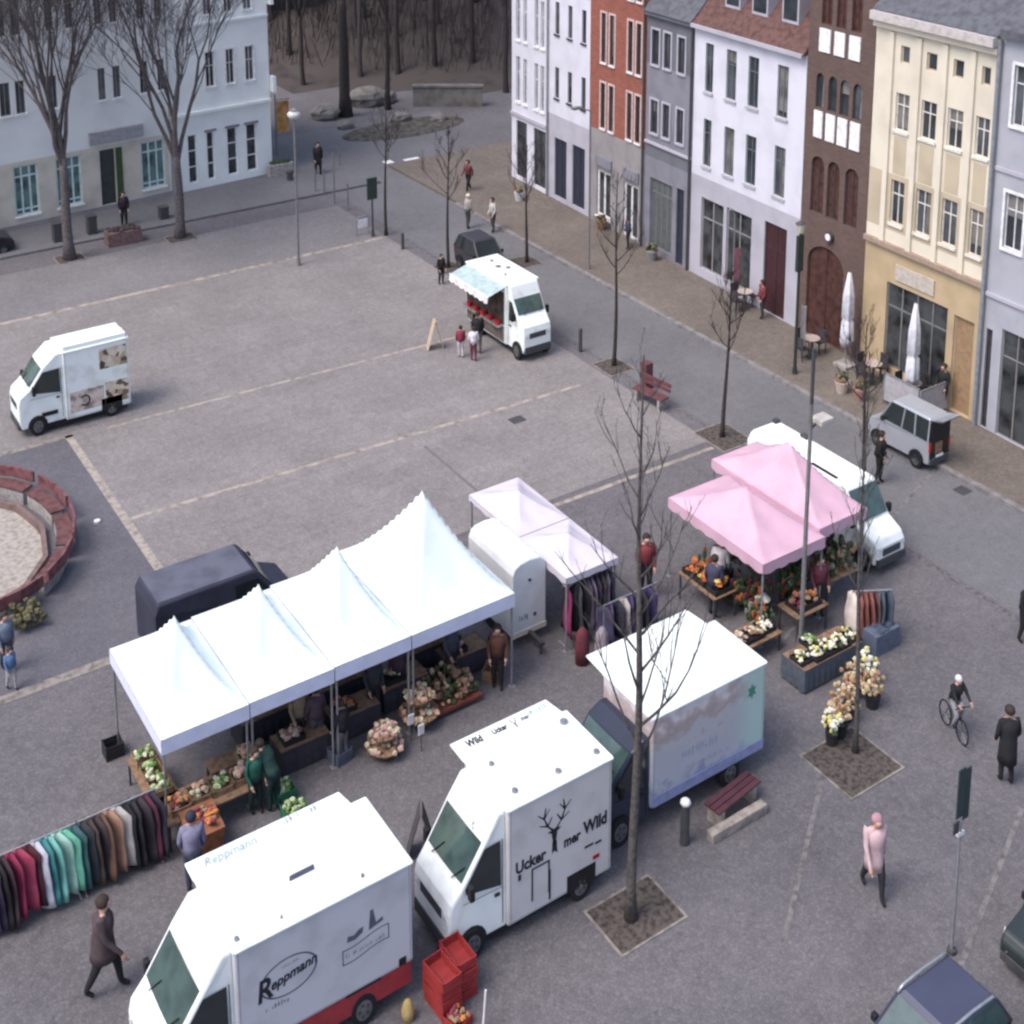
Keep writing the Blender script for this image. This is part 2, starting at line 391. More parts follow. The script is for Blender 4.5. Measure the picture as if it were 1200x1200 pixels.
    for nm, x0, x1, z0, z1, pr, m in (extras or []):
        ex = MB(); ya, yb = sorted((Y(.004), Y(pr))); ex.box(x0-s0, x1-s0, ya, yb, z0, z1); ex.build(nm, m, e)
    return e
def pipe_box(e, x, H, out, m):
    b = MB(); b.tube([(x, out*.09, .1), (x, out*.09, H)], .05, 6); b.build('downpipe', m, e)
def W_(x0, x1, z0, z1, **k): return dict(x0=min(x0, x1), x1=max(x0, x1), z0=min(z0, z1), z1=max(z0, z1), **k)

redbrick = brickmat('red_brick', (.30, .085, .055), (.22, .06, .045), (.26, .15, .12))
brownbrick = brickmat('brown_brick', (.125, .080, .068), (.098, .062, .055), (.12, .09, .08))
p_white = mat('white_plaster', (.60, .60, .68), .85, .07, .8)
p_lower = mat('lilac_plaster', (.40, .39, .45), .85, .08, .9)
p_grey = mat('grey_plaster', (.20, .20, .24), .85, .12, 1)
p_greymid = mat('warm_grey_plaster', (.26, .245, .255), .85, .12, 1)
p_dark = mat('slate_grey_plaster', (.135, .14, .165), .85, .12, 1)
p_cream = mat('cream_plaster', (.65, .60, .50), .85, .07, .8)
p_beige = mat('beige_plaster', (.47, .40, .295), .85, .08, .9)
p_ochre = mat('ochre_plaster', (.45, .345, .22), .85, .1, .9)
p_left = mat('pale_mint_plaster', (.66, .685, .70), .85, .07, .5)
p_left2 = mat('pale_cool_plaster', (.74, .78, .78), .85, .07, .5)
tile = mat('red_brown_tiles', (.115, .062, .056), .85, .25, 5, .4)
slate = mat('slate_roof', (.10, .105, .125), .8, .2, 4, .3)
darkred = mat('dark_red_door', (.055, .022, .026), .5); navyd = mat('navy_door', (.03, .035, .06), .5); oak = mat('dark_oak_gate', (.07, .032, .027), .6, .3, 5)
whitepan = mat('white_parapet_panel', (.78, .78, .80), .6)

# --- white narrow house at the far end (two fronts)
ops = []
for x0, x1 in ((28.88, 28.5), (28.2, 27.85), (27.15, 26.8), (26.6, 26.25)):
    ops += [W_(x0, x1, 4.15, 6.45, nz=2, zc=[.65]), W_(x0, x1, 7.3, 9.6, nz=2, zc=[.65]), W_(x0, x1, 10.6, 12.6, nz=2, zc=[.65])]
ops += [W_(28.85, 27.85, .3, 3.2, nx=2, zc=[.75], gm=shopg, fm=framed, sill=0, kind='shop_window'), W_(27.2, 26.1, .3, 3.2, nx=2, zc=[.75], gm=shopg, fm=framed, sill=0, kind='shop_window')]
e = house('white_house', 'tall narrow white house farthest along the row with paired windows above dark shopfronts', Q0, DR, 25.95, 29.3, 13.4, 1, dict(mats=[p_white]), lambda x, z: 0, ops, roof=dict(m=tile),
      extras=[('cornice', 25.97, 29.3, 3.42, 3.58, .1, p_lower)])
ops = []
for x0, x1 in ((25.3, 24.95), (24.2, 23.85), (23.05, 22.7)):
    ops += [W_(x0, x1, 5.15, 6.65, nx=2, fm=framed), W_(x0, x1, 8.25, 9.8, nx=2, fm=framed), W_(x0, x1, 10.9, 12.3, nx=2, fm=framed)]
ops += [W_(25.3, 24.25, .3, 3.2, nx=2, gm=navyd, fm=framed, sill=0, kind='shop_window'), W_(23.75, 22.7, .3, 3.25, nx=2, gm=navyd, fm=framed, sill=0, kind='shop_window')]
e = house('white_house', 'white three-window house between the far paired-window house and the red brick one', Q0, DR, 22.36, 25.93, 13.6, 1, dict(mats=[p_white, p_lower], cuts=[4.3]), lambda x, z: 1 if z < 4.3 else 0, ops, roof=dict(m=tile))
pipe_box(e, 3.5, 13.4, 1, steel)
# --- red brick
ops = []
for z0, z1 in ((4.65, 6.75), (7.7, 9.95), (10.9, 12.9)):
    for x0, x1 in ((21.45, 21.1), (20.8, 20.45), (19.42, 19.07), (18.8, 18.45)):
        ops.append(W_(x0, x1, z0, z1, nx=2, fm=framed, sm=framew, surr=mat('pale_stone_surround', (.55, .42, .40), .8)))
ops += [W_(21.7, 20.6, .45, 2.65, nx=2, t=.11, gm=shopg, sill=1, kind='shop_window'), W_(19.6, 18.5, .15, 2.65, nx=2, t=.11, gm=shopg, sill=0, kind='shop_entrance')]
e = house('brick_house', 'bright red brick house with grey ground floor and white framed shop windows', Q0, DR, 18.07, 22.33, 14, 1, dict(mats=[redbrick, p_greymid], cuts=[4.5]), lambda x, z: 1 if z < 4.5 else 0, ops, roof=dict(m=tile),
      extras=[('sign_board', 20.5, 21.75, 2.85, 3.3, .08, p_grey), ('sign_board', 18.45, 19.65, 2.85, 3.3, .08, p_grey)])
pipe_box(e, .08, 14, 1, darksteel)
# --- grey
ops = []
for z0, z1 in ((5.4, 6.85), (8.4, 9.9)):
    for x0, x1 in ((17.7, 17.2), (16.85, 16.4), (15.9, 15.45)): ops.append(W_(x0, x1, z0, z1, nx=2, fm=framed, surr=p_lower, sm=p_lower))
ops += [W_(17.65, 16.1, .35, 3.4, nx=4, zc=[.8], gm=mat('green_grey_pane', (.10, .115, .11), .3), fm=p_grey, sill=0, kind='shop_window'), W_(15.8, 15.3, .12, 3.45, nx=1, gm=navyd, fm=framed, sill=0, kind='door')]
e = house('grey_house', 'slate grey house with pale window surrounds between red brick and white fronts', Q0, DR, 14.86, 18.05, 10.7, 1, dict(mats=[p_grey, p_dark], cuts=[4.3, 4.95]), lambda x, z: 1 if (4.3 < z < 4.95 or z > 8) else 0, ops, roof=dict(m=slate, h=4.5),
      extras=[('cornice', 14.88, 18.03, 4.9, 5.0, .1, p_lower), ('cornice', 14.88, 18.03, 10.5, 10.7, .18, p_dark)])
pipe_box(e, .06, 10.6, 1, darksteel)
# --- white with red roof
ops = []
for x0, x1 in ((14.15, 13.65), (12.85, 12.25), (11.55, 10.95), (9.9, 9.3)):
    ops += [W_(x0, x1, 4.9, 6.87, nx=2, zc=[.7], fm=mat('grey_green_frame', (.13, .15, .16), .6), sm=p_lower), W_(x0, x1, 8.0, 10.0, nx=2, zc=[.7], fm=MATS['grey_green_frame'], sm=p_lower)]
ops += [W_(14.15, 12.75, .5, 3.55, nx=2, zc=[.72], gm=shopg, fm=p_greymid, t=.06, sill=0, kind='shop_window'), W_(12.55, 11.05, .5, 3.6, nx=2, zc=[.72], gm=shopg, fm=p_greymid, t=.06, sill=0, kind='shop_window'), W_(10.3, 9.05, .12, 3.75, nx=2, zc=[.72], gm=darkred, fm=framed, sill=0, kind='door')]
e = house('white_house', 'wide white house with four window columns, red-brown tiled roof and a dark red doorway', Q0, DR, 8.36, 14.84, 10.65, 1, dict(mats=[p_white, p_lower], cuts=[4.4]), lambda x, z: 1 if z < 4.4 else 0, ops,
      roof=dict(m=tile, h=4.6, dormers=[(13.2, 11.5, .9, 1.1), (11.6, 11.5, .9, 1.1), (9.9, 11.5, .9, 1.1)], dm=p_lower), extras=[('gutter', 8.38, 14.82, 10.55, 10.7, .28, p_lower)])
# --- brown brick with white parapet panels
ops = []
for x0, x1 in ((7.72, 7.2), (6.98, 6.5), (6.25, 5.75)): ops.append(W_(x0, x1, 11.95, 13.6, nx=2, fm=oak, gm=oak, arch=.25, sill=0))
for x0, x1 in ((7.85, 7.45), (7.23, 6.8), (6.65, 6.2), (6.02, 5.58)): ops.append(W_(x0, x1, 8.85, 10.15, nx=1, fm=framed, arch=.3, sill=0))
for x0, x1 in ((7.9, 7.25), (7.08, 6.47), (6.2, 5.55)): ops.append(W_(x0, x1, 4.9, 7.05, nx=2, fm=framed, gm=oak, arch=.35, sill=0))
ops.append(W_(7.9, 6.05, .12, 3.75, nx=2, fm=oak, gm=oak, arch=.75, sill=0, kind='gateway'))
ex = [('parapet_panel', a, c, 10.95, 11.8, .05, whitepan) for a, c in ((7.2, 7.75), (6.5, 7.0), (5.75, 6.28))] + [('parapet_panel', a, c, 7.75, 8.75, .05, whitepan) for a, c in ((7.42, 7.85), (6.8, 7.25), (6.2, 6.66), (5.58, 6.05))]
e = house('brown_brick_house', 'dark brown brick gabled house with arched windows, white panels and a round-arched gateway', Q0, DR, 5.1, 8.33, 14.5, 1, dict(mats=[brownbrick]), lambda x, z: 0, ops, roof=dict(m=tile, h=4.5, steps=4), gable=True, extras=ex)
b = MB(); 
for k in range(1): b.tube([(1.68, .01, 4.25), (1.68, .14, 4.25)], .2, 14, 0); b.tube([(1.68, .145, 4.25), (1.68, .15, 4.25)], .13, 14, 1)
b.build('round_sign', [darksteel, whitepan], e)
# --- cream house
ops = []
C4 = ((4.04, 3.45), (2.92, 2.28), (1.81, 1.19), (.68, .14))
for x0, x1 in C4:
    ops += [W_(x0, x1, 5.68, 7.22, nx=2, fm=framec, zc=[.68]), W_(x0, x1, 8.97, 10.27, nx=2, fm=framec, zc=[.68]), W_(x0-.1, x1+.1, 11.3, 11.9, nx=1, t=.05, fm=p_beige, sill=0, kind='attic_window')]
ops += [W_(3.98, 1.3, .5, 3.55, nx=4, zc=[.72], gm=shopg, fm=mat('grey_shop_frame', (.17, .17, .17), .6), t=.06, sill=0, kind='shop_window'), W_(1.02, .2, .12, 3.45, nx=1, gm=mat('ochre_recess', (.30, .20, .12), .8), fm=p_beige, sill=0, kind='door')]
ex = [('spandrel_panel', x1+.02, x0-.02, 7.45, 8.75, .012, p_beige) for x0, x1 in C4] + [('pilaster', a, c, 4.95, 12.3, .09, p_cream) for a, c in ((4.2, 4.4), (3.0, 3.2), (1.9, 2.1), (.78, .98))]
ex += [('cornice', -.08, 5.05, 4.78, 4.95, .16, mat('brown_stone', (.32, .24, .19), .8)), ('cornice', -.08, 5.05, 12.4, 12.6, .2, p_cream), ('cornice', -.08, 5.05, 12.65, 12.95, .4, mat('pale_eave', (.48, .45, .44), .8)), ('sign_board', 1.9, 3.6, 3.75, 4.3, .05, mat('faded_sign', (.46, .42, .37), .8))]
def crm(x, z):
    if z < 4.85: return 1
    if z < 8.8 and 5.4 < z < 7.4: return 2
    return 0
e = house('cream_house', 'cream house with beige panels, four window columns and an ochre ground floor', Q0, DR, -.13, 5.07, 13, 1, dict(mats=[p_cream, p_ochre, p_beige], cuts=[4.85, 5.4, 7.4]), crm, ops, roof=dict(m=slate, h=4), extras=ex)
b = MB(); b.tube([(0, .12, .1), (0, .12, 12.9)], .07, 8); b.build('downpipe', mat('grey_pipe', (.22, .24, .27), .6), e)
# --- grey-white house at the right edge
ops = [W_(-1.35, -.65, 6.35, 8.15, nx=2, zc=[.7], surr=framew), W_(-1.35, -.65, 10.3, 12.2, nx=2, zc=[.7], surr=framew), W_(-2.9, -2.2, 6.35, 8.15, nx=2, zc=[.7], surr=framew), W_(-2.9, -2.2, 10.3, 12.2, nx=2, zc=[.7], surr=framew),
       W_(-.52, -.28, .12, 3.5, nx=1, gm=framed, fm=framed, sill=0, kind='shop_window'), W_(-2.6, -.88, .12, 3.7, nx=3, zc=[.75], gm=shopg, fm=p_greymid, sill=0, kind='shop_window')]
e = house('grey_white_house', 'pale grey house at the right edge with white framed windows over dark shop openings', Q0, DR, -5.2, -.15, 13.25, 1, dict(mats=[mat('pale_grey_plaster', (.36, .37, .42), .85, .08, .9)]), lambda x, z: 0, ops, roof=dict(m=slate, h=4.5), extras=[('cornice', -5.2, -.2, 4.6, 4.72, .08, p_lower), ('cornice', -5.2, -.2, 8.75, 8.87, .06, p_lower), ('cornice', -5.2, -.2, 13.0, 13.25, .25, slate)])
# --- the long pale building on the left
ops = []
for x0, x1 in ((.43, .9), (1.13, 1.55), (2.65, 3.0), (4.92, 5.28), (5.63, 6.0), (6.95, 7.35), (7.83, 8.2)):
    for z0, z1 in ((5.4, 6.92), (9.0, 10.6)): ops.append(W_(x0, x1, z0, z1, nx=2, fm=mat('grey_frame', (.22, .23, .26), .6), sm=framew))
ops.append(W_(3.55, 3.95, 9.0, 10.6, nx=2, fm=MATS['grey_frame'], sm=framew))
for x0, x1 in ((10.3, 10.78), (11.4, 11.85), (12.45, 12.92)):
    ops += [W_(x0, x1, 5.15, 6.9, nx=2, zc=[.6], surr=framew), W_(x0, x1, 8.75, 10.4, nx=2, zc=[.6], surr=framew)]
tealg = mat('green_tinted_pane', (.10, .17, .17), .2, .5, 1.5, spec=.5)
for x0, x1 in ((.78, 1.88), (2.7, 3.88), (6.8, 8.0)): ops.append(W_(x0, x1, .65, 3.0, nx=3, zc=[.12, .78], t=.08, gm=tealg, fm=mat('pale_aqua_frame', (.50, .62, .64), .5), sm=framew, kind='shop_window'))
ops.append(W_(4.78, 5.5, .3, 3.0, nx=1, gm=mat('dark_green_door', (.045, .055, .055), .5), fm=framed, sill=0, kind='door'))
for x0, x1 in ((9.2, 9.68), (10.2, 10.6), (11.3, 11.85), (12.35, 12.92)): ops.append(W_(x0, x1, .45, 2.9, nx=1, nz=3, t=.06, gm=shopg, fm=framew, sill=0, kind='shop_window'))
for x0, x1 in ((-5.6, -4.6), (-3.9, -2.9), (-2.1, -1.1)):
    ops += [W_(x0, x1, .65, 3.0, nx=3, t=.08, gm=tealg, fm=MATS['pale_aqua_frame'], kind='shop_window'), W_(x0+.2, x1-.3, 5.4, 6.92, nx=2), W_(x0+.2, x1-.3, 9, 10.6, nx=2)]
p_base = mat('beige_stone_base', (.52, .49, .43), .85, .12, 1)
e = house('pale_corner_building', 'long pale blue-white building behind the two big trees with a beige ground floor', Q1, DL, -9, 13.75, 13.2, -1, dict(mats=[p_left, p_left2, p_base], cuts=[3.2]),
      lambda x, z: (1 if x > 8.3 else (2 if z < 3.2 else 0)), ops, depth=9, roof=dict(m=tile, h=5),
      extras=[('cornice', 8.3, 13.73, 3.9, 4.05, .14, p_left2), ('cornice', 8.3, 13.73, 8.3, 8.42, .12, p_left2), ('entrance_canopy', 4.3, 6.9, 3.35, 3.95, .18, mat('grey_canopy', (.30, .30, .33), .8)),
              ('shutter', 5.55, 5.85, .4, 3.0, .05, mat('dark_green_shutter', (.05, .075, .03), .6)), ('plinth', -9, 8.25, .1, .3, .05, p_greymid)] + [('awning_box', x0, x1, 2.92, 3.02, .12, p_grey) for x0, x1 in ((10.1, 10.7), (11.2, 11.95), (12.25, 13.0))])
pipe_box(e, 17.3, 13, -1, steel)
b = MB(); b.box(22.78, 22.95, -.35, .1, 4.4, 5.2); b.box(22.78, 22.95, -.35, .1, 8.9, 9.6); b.build('balcony', p_left2, e)
# dark house under the wooded bank
ops = [W_(2.0, 2.7, 4.6, 6.0, nx=2), W_(5.0, 5.7, 4.6, 6.0, nx=2, fm=framed), W_(5, 5.7, 1.6, 3.0, nx=2, fm=framed), W_(2.0, 2.7, 1.6, 3.0, nx=2, fm=framed)]
house('dark_slate_house', 'dark slate-clad house half hidden by bare trees beyond the pale corner building', Vector((31, 86.5)), Vector((1, -.12)).normalized(), 0, 9.5, 9, -1, dict(mats=[mat('dark_slate_cladding', (.045, .048, .06), .8, .3, 1.5)]), lambda x, z: 0, ops, depth=6, roof=dict(m=slate, h=3))

# ================================================================= VEHICLES
def wheel(e, x, y, r, rx, wd, side):
    """squat road wheel: tyre with rim and hub (the tyre is part, rim sub-part)"""
    def disc(rr, y0, y1, n=18, m=0, b=None):
        b = b or MB(); b.rings([[(x+rx/r*rr*math.cos(t), yy, r+rr*math.sin(t)) for t in [2*math.pi*k/n for k in range(n)]] for yy in (y0, y1)], m); return b
    yo = y+side*wd/2; yi = y-side*wd/2
    t = MB(); n = 20
    rs = []
    for rr, yy in ((r*.62, yi), (r*.96, yi), (r, yi+side*.03), (r, yo-side*.03), (r*.96, yo), (r*.62, yo)):
        rs.append([(x+rx/r*rr*math.cos(a), yy, r+rr*math.sin(a)) for a in [2*math.pi*k/n for k in range(n)]])
    t.rings(rs, 0, True); to = t.build('tyre', rubber, e, smooth=False)
    rm = disc(r*.6, yo-side*.03, yo+side*.004); disc(r*.16, yo, yo+side*.02, 8, 0, rm)
    for k in range(5):
        a = 2*math.pi*k/5
        rm.box(x+rx/r*r*.36*math.cos(a)-.025, x+rx/r*r*.36*math.cos(a)+.025, min(yo, yo+side*.012), max(yo, yo+side*.012), r+r*.36*math.sin(a)-.03, r+r*.36*math.sin(a)+.03, 1)
    rm.build('rim', [rimm, darksteel], to)

def cab(e, W, c, top, prof, body, w=1.0, mir=True, dark=None):
    """delivery-van cab; prof = windscreen top/bottom (x,z), nose (x,z)"""
    (tx, tz), (bx, bz), (nx_, nz_) = prof
    poly = [(-.02, .34), (-.02, top), (tx*.35, top), (tx, tz), (bx, bz), (nx_-.03, nz_+.08), (nx_+.02, nz_-.12), (nx_+.02, .52), (nx_-.06, .30)]
    def wf(x, z): return 1-.13*max(0, (x-.35*nx_)/nx_) - (.05*max(0, z-1.5))
    b = MB(); b.prism(poly, -W/2, W/2, 0, wf); body_o = b.build('cab', body, e, bevel=.05)
    # windscreen, a slightly bowed glass on the sloping face
    nrm = Vector((bz-tz, 0, -(bx-tx))); nrm = Vector((tz-bz, 0, bx-tx)).normalized()
    g = MB(); rows = []
    for i in range(6):
        t = .06+.88*i/5; x = tx+(bx-tx)*t; z = tz+(bz-tz)*t; hw = W/2*wf(x, z)*.90
        rows.append([(x+nrm.x*(.008+.03*(1-(s/4-1)**2)), hw*(s/4-1), z+nrm.z*(.008+.03*(1-(s/4-1)**2))) for s in range(9)])
    for i in range(5):
        for j in range(8): g.quad([rows[i][j], rows[i][j+1], rows[i+1][j+1], rows[i+1][j]])
    ws = g.build('windscreen', wglass, e, smooth=True)
    wp = MB()
    for s in (-.25, .25): wp.tube([(bx+nrm.x*.05, s*W, bz+nrm.z*.05), (bx-(bx-tx)*.35+nrm.x*.05, s*W+.18, bz+(tz-bz)*.35+nrm.z*.05)], .012, 4)
    wp.build('wiper', black, ws)
    # side windows and doors
    for s in (-1, 1):
        g = MB(); pts = []
        for x, z in ((.12, tz-.12), (tx+.02, tz-.14), (bx-.06, bz-.04), (bx-.08, bz-.16), (.12, bz-.30)):
            pts.append((x, s*(W/2*wf(x, z)+.006), z))
        g.quad(pts if s > 0 else pts[::-1]); so = g.build('side_window', glass, e)
        d = MB()
        yd = lambda x, z: s*(W/2*wf(x, z)+.004)
        zz = bz-.34
        d.quad([(.10, yd(.1, zz), zz), (bx-.02, yd(bx, zz), zz), (bx-.02, yd(bx, zz), zz-.012), (.10, yd(.1, zz), zz-.012)])
        d.quad([(.075, yd(.07, .5), .45), (.09, yd(.09, .5), .45), (.09, yd(.09, top-.5), tz-.1), (.075, yd(.07, 2), tz-.1)])
        ya, yb = sorted((yd(.2, 1)*1.0, yd(.2, 1)+s*.03)); d.box(.16, .27, ya, yb, bz-.47, bz-.42)
        d.build('door_trim', black, e)
        if mir:
            m = MB(); ym = s*(W/2+.03); ya, yb = sorted((ym, ym+s*.13)); m.box(bx-.16, bx-.06, ya, yb, bz-.18, bz+.12); m.build('mirror', black, e, bevel=.02)
        h = MB(); ya, yb = sorted((s*W/2*.84*.98, s*W/2*.84*.58)); h.quad([(nx_-.10, s*W/2*.90, nz_+.02), (nx_+.028, s*W/2*.62, nz_-.13), (nx_+.032, s*W/2*.60, nz_-.30), (nx_+.028, s*W/2*.86, nz_-.28), (nx_-.12, s*W/2*.925, nz_-.16)]); h.build('headlight', lens, e)
    g = MB(); g.box(nx_+.021, nx_+.035, -W*.27, W*.27, nz_-.34, nz_-.14); g.box(nx_-.05, nx_+.05, -W*.42, W*.42, .30, .56); g.build('bumper', darksteel, e, bevel=.02)
    return wf

def box_van(name, label, cat, loc, rz, W, c, prof, blen, z0, z1, body=white, top=roofwhite, sidem=None, cabm=None, group=None, cabtop=None, skirt=None, wr=.33, rear_w=None, cabW=None):
    e = thing(name, label, cat, loc, rz, group)
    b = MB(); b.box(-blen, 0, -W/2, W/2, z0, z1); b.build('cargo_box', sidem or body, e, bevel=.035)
    rf = MB(); rf.box(-blen+.03, -.03, -W/2+.03, W/2-.03, z1-.01, z1+.035); rfo = rf.build('roof', top, e, bevel=.02)
    tr = MB()
    for s in (-1, 1): tr.tube([(-blen, s*W/2, z1), (0, s*W/2, z1)], .028, 6)
    tr.tube([(0, -W/2, z1), (0, W/2, z1)], .028, 6); tr.tube([(-blen, -W/2, z1), (-blen, W/2, z1)], .028, 6)
    tr.build('edge_trim', body, e)
    cab(e, cabW or W*.93, c, cabtop or z1-.04, prof, cabm or body)
    for s in (-1, 1):
        sm = MB(); ya, yb = sorted((s*(W/2-.004), s*(W/2+.003)))
        for xx in (-.06, -blen+.06): sm.box(xx-.006, xx+.006, ya, yb, z0+.02, z1-.04)
        sm.box(-blen+.02, -.02, ya, yb, z0+.05, z0+.062); sm.build('panel_seam', mat('seam_grey', (.28, .28, .29), .6), e)
    rd = MB(); rd.box(-blen-.004, -blen+.004, -.006, .006, z0+.1, z1-.1); rd.box(-blen-.03, -blen, -.09, -.05, (z0+z1)/2-.2, (z0+z1)/2+.2); rd.build('rear_door_seam', darksteel, e)
    ch = MB(); ch.box(-blen+.1, c*.5, -W/2+.12, W/2-.12, z0-.16, z0+.02); ch.build('chassis', black, e)
    for s in (-1, 1):
        wheel(e, prof[2][0]*.62, s*(W*.465-.07), wr, wr*.78, .16, s)
        wheel(e, -blen*.70, s*(W*.5-.085), wr, wr*.78, .16, s)
        a = MB(); xx = -blen*.70; ya, yb = sorted((s*(W/2-.2), s*(W/2+.004))); a.box(xx-.34, xx+.34, ya, yb, z0-.02, max(z0+.02, wr*2+.05)); a.build('wheel_arch', black, e)
        a = MB(); xx = prof[2][0]*.62; hw = (cabW or W*.93)/2*.965; ya, yb = sorted((s*(hw-.1), s*(hw+.012)))
        a.rings([[(xx+.31*math.cos(t), y, wr+.36*math.sin(t)) for t in [math.pi*k/8 for k in range(9)]] for y in (ya, yb)]); a.build('wheel_arch', black, e)
        t = MB(); ya, yb = sorted((s*W*.42, s*W*.47)); t.box(-blen-.012, -blen+.01, ya, yb, z0+.1, z0+.42); t.build('tail_light', redlens, e)
    return e, rfo
def vents(rfo, pts, z):
    for x, y, r in pts:
        b = MB(); b.cyl(x, y, z, z+.05, r, 10); b.cyl(x, y, z+.05, z+.07, r*.6, 10); b.build('roof_vent', steel, rfo)
def deer(b, cx, cz, s, y):
    """stag head with antlers as flat bars in the x-z plane"""
    def bar(p, q, w):
        p = Vector(p); q = Vector(q); d = (q-p).normalized(); n = Vector((-d.y, d.x))*w/2
        b.quad([(cx+s*v.x, y, cz+s*v.y) for v in (p-n, q-n*.5, q+n*.5, p+n)])
    b.quad([(cx+s*x, y, cz+s*z) for x, z in ((-.12, .1), (-.3, .2), (-.13, .22), (0, .25), (.13, .22), (.3, .2), (.12, .1), (.06, -.3), (0, -.42), (-.06, -.3))])
    b.quad([(cx+s*x, y, cz+s*z) for x, z in ((-.09, -.25), (.09, -.25), (.13, -.75), (0, -.62), (-.10, -.7))])
    for k in (-1, 1):
        pts = [(k*.06, .2), (k*.28, .45), (k*.42, .8), (k*.36, 1.2)]
        for p, q in zip(pts, pts[1:]): bar(p, q, .085)
        bar(pts[1], (k*.1, .75), .07); bar(pts[1], (k*.62, .62), .06); bar(pts[2], (k*.68, 1.05), .06); bar(pts[2], (k*.2, 1.1), .055)
PI = math.pi

# game-meat food truck, centre foreground (cab faces left = -X)
e, rfo = box_van('food_truck', 'white food truck with a stag head between dark letters ending in Wild', 'food truck', (11.78, 18.62, 0), PI, 1.52, 1.2, ((.44, 2.33), (.93, 1.58), (1.18, 1.22)), 2.4, .34, 2.80, sidem=mat('shaded_truck_white', (.55, .53, .54), .5, .05, 1.6, dirt=(.44, .42, .42)), group='food trucks parked on the square')  # box sides darker than the white cab: side shade painted into the colour
F_ = MB(); F_.quad([(-2.33, -.77, 2.80), (.02, -.77, 2.80), (.05, -1.20, 2.87), (-2.2, -1.20, 2.87)]); F_.quad([(-2.33, -.77, 2.77), (.02, -.77, 2.77), (.05, -1.20, 2.84), (-2.2, -1.20, 2.84)])
F_.quad([(.05, -1.2, 2.84), (-2.2, -1.2, 2.84), (-2.2, -1.2, 2.87), (.05, -1.2, 2.87)])
fl = F_.build('serving_flap', roofwhite, e)
text(fl, 'Wild', .22, (-.40, -1.03, 2.853), (R(9), 0, PI), ink, .8, bold=.035); text(fl, 'Ucker', .17, (-.98, -1.03, 2.853), (R(9), 0, PI), ink, .8, bold=.03); text(fl, 'mer', .15, (-1.58, -1.03, 2.853), (R(9), 0, PI), inkgrey, .8)
b = MB(); deer(b, 0, 0, .13, 0); o = b.build('stag_emblem', ink, fl, loc=(-1.32, -.98, 2.853)); o.rotation_euler = (R(-81), 0, PI)
scribble(fl, -.18, .22, (-1.88, -1.03, 2.853), (R(9), 0, PI), .14, mat('green_lettering', (.05, .22, .15), .6), 4)
vents(rfo, [(-.35, .45, .06), (-.35, -.35, .05), (-1.3, .5, .06), (-2.2, .5, .06), (-2.15, -.5, .08)], 2.835)
b = MB(); deer(b, 0, 0, .56, 0); b.build('stag_emblem', ink, e, loc=(-1.04, .765, 1.80)).rotation_euler = (0, 0, PI)
text(e, 'Ucker', .34, (-.50, .766, 1.49), (R(90), 0, PI), ink, .80, bold=.035); text(e, 'mer', .32, (-1.45, .766, 1.50), (R(90), 0, PI), ink, .74, bold=.035); text(e, 'Wild', .38, (-2.0, .766, 1.57), (R(90), 0, PI), ink, .74, bold=.04)
b = MB()
for x0, x1, z0, z1 in ((-.93, -.90, .62, 1.3), (-.93, -.55, 1.29, 1.32), (-.55, -.52, .62, 1.32), (-.28, -.22, 1.22, 1.34), (-1.95, -1.75, 1.13, 1.17), (-2.15, -2.0, 1.1, 1.14)): b.box(x0, x1, .762, .772, z0, z1)
b.box(-.95, -.915, .762, .775, .45, 1.1)
b.build('hatch_outline', ink, e)
b = MB(); b.box(-2.1, -1.95, .76, .775, .78, .86); b.build('side_marker', redlens, e)
b = MB(); deer(b, 0, 0, .16, 0); o = b.build('stag_emblem', inkgrey, e, loc=(.44, -.35, 2.42)); o.rotation_euler = (R(-5), 0, PI/2); o.location = (.47, .3, 2.44)
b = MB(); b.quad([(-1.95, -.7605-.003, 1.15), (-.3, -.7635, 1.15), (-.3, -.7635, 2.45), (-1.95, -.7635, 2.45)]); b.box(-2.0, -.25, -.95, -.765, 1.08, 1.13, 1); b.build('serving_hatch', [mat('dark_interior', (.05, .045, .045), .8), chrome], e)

# bakery / meat truck, lower left
e, rfo = box_van('food_truck', 'large white sales truck with an oval emblem, a scroll emblem and a red skirt', 'food truck', (6.5, 18.72, 0), PI, 1.74, 1.25, ((.5, 2.30), (1.0, 1.55), (1.28, 1.2)), 3.27, .80, 2.80, sidem=shaded_side, group='food trucks parked on the square')
F_ = MB(); F_.quad([(-3.0, -.88, 2.80), (.03, -.88, 2.80), (.05, -1.22, 2.86), (-2.9, -1.22, 2.86)]); F_.quad([(-3.0, -.88, 2.77), (.03, -.88, 2.77), (.05, -1.22, 2.83), (-2.9, -1.22, 2.83)]); F_.quad([(.05, -1.22, 2.83), (-2.9, -1.22, 2.83), (-2.9, -1.22, 2.86), (.05, -1.22, 2.86)])
fl = F_.build('serving_flap', roofwhite, e)
pale_ink = mat('faded_grey_lettering', (.38, .46, .50), .6)
text(fl, 'Reppmann', .24, (-.7, -1.05, 2.856), (R(9), 0, PI), pale_ink, .95, shear=.3, bold=0); scribble(fl, -.3, .3, (-2.05, -1.08, 2.862), (R(9), 0, PI), .16, mat('grey_faint_lettering', (.25, .28, .30), .6), 9)
sk = MB(); sk.box(-3.22, -.05, .80, .86, .36, .80); sk.box(-3.22, -.05, -.86, -.80, .36, .80); sk.box(-3.26, -3.20, -.8, .8, .36, .80); sk.build('red_skirt', mat('red_panel', (.30, .035, .045), .5), e)
b = MB(); b.box(-3.12, -2.98, .86, .885, .84, .98); b.build('side_lamp', black, e)
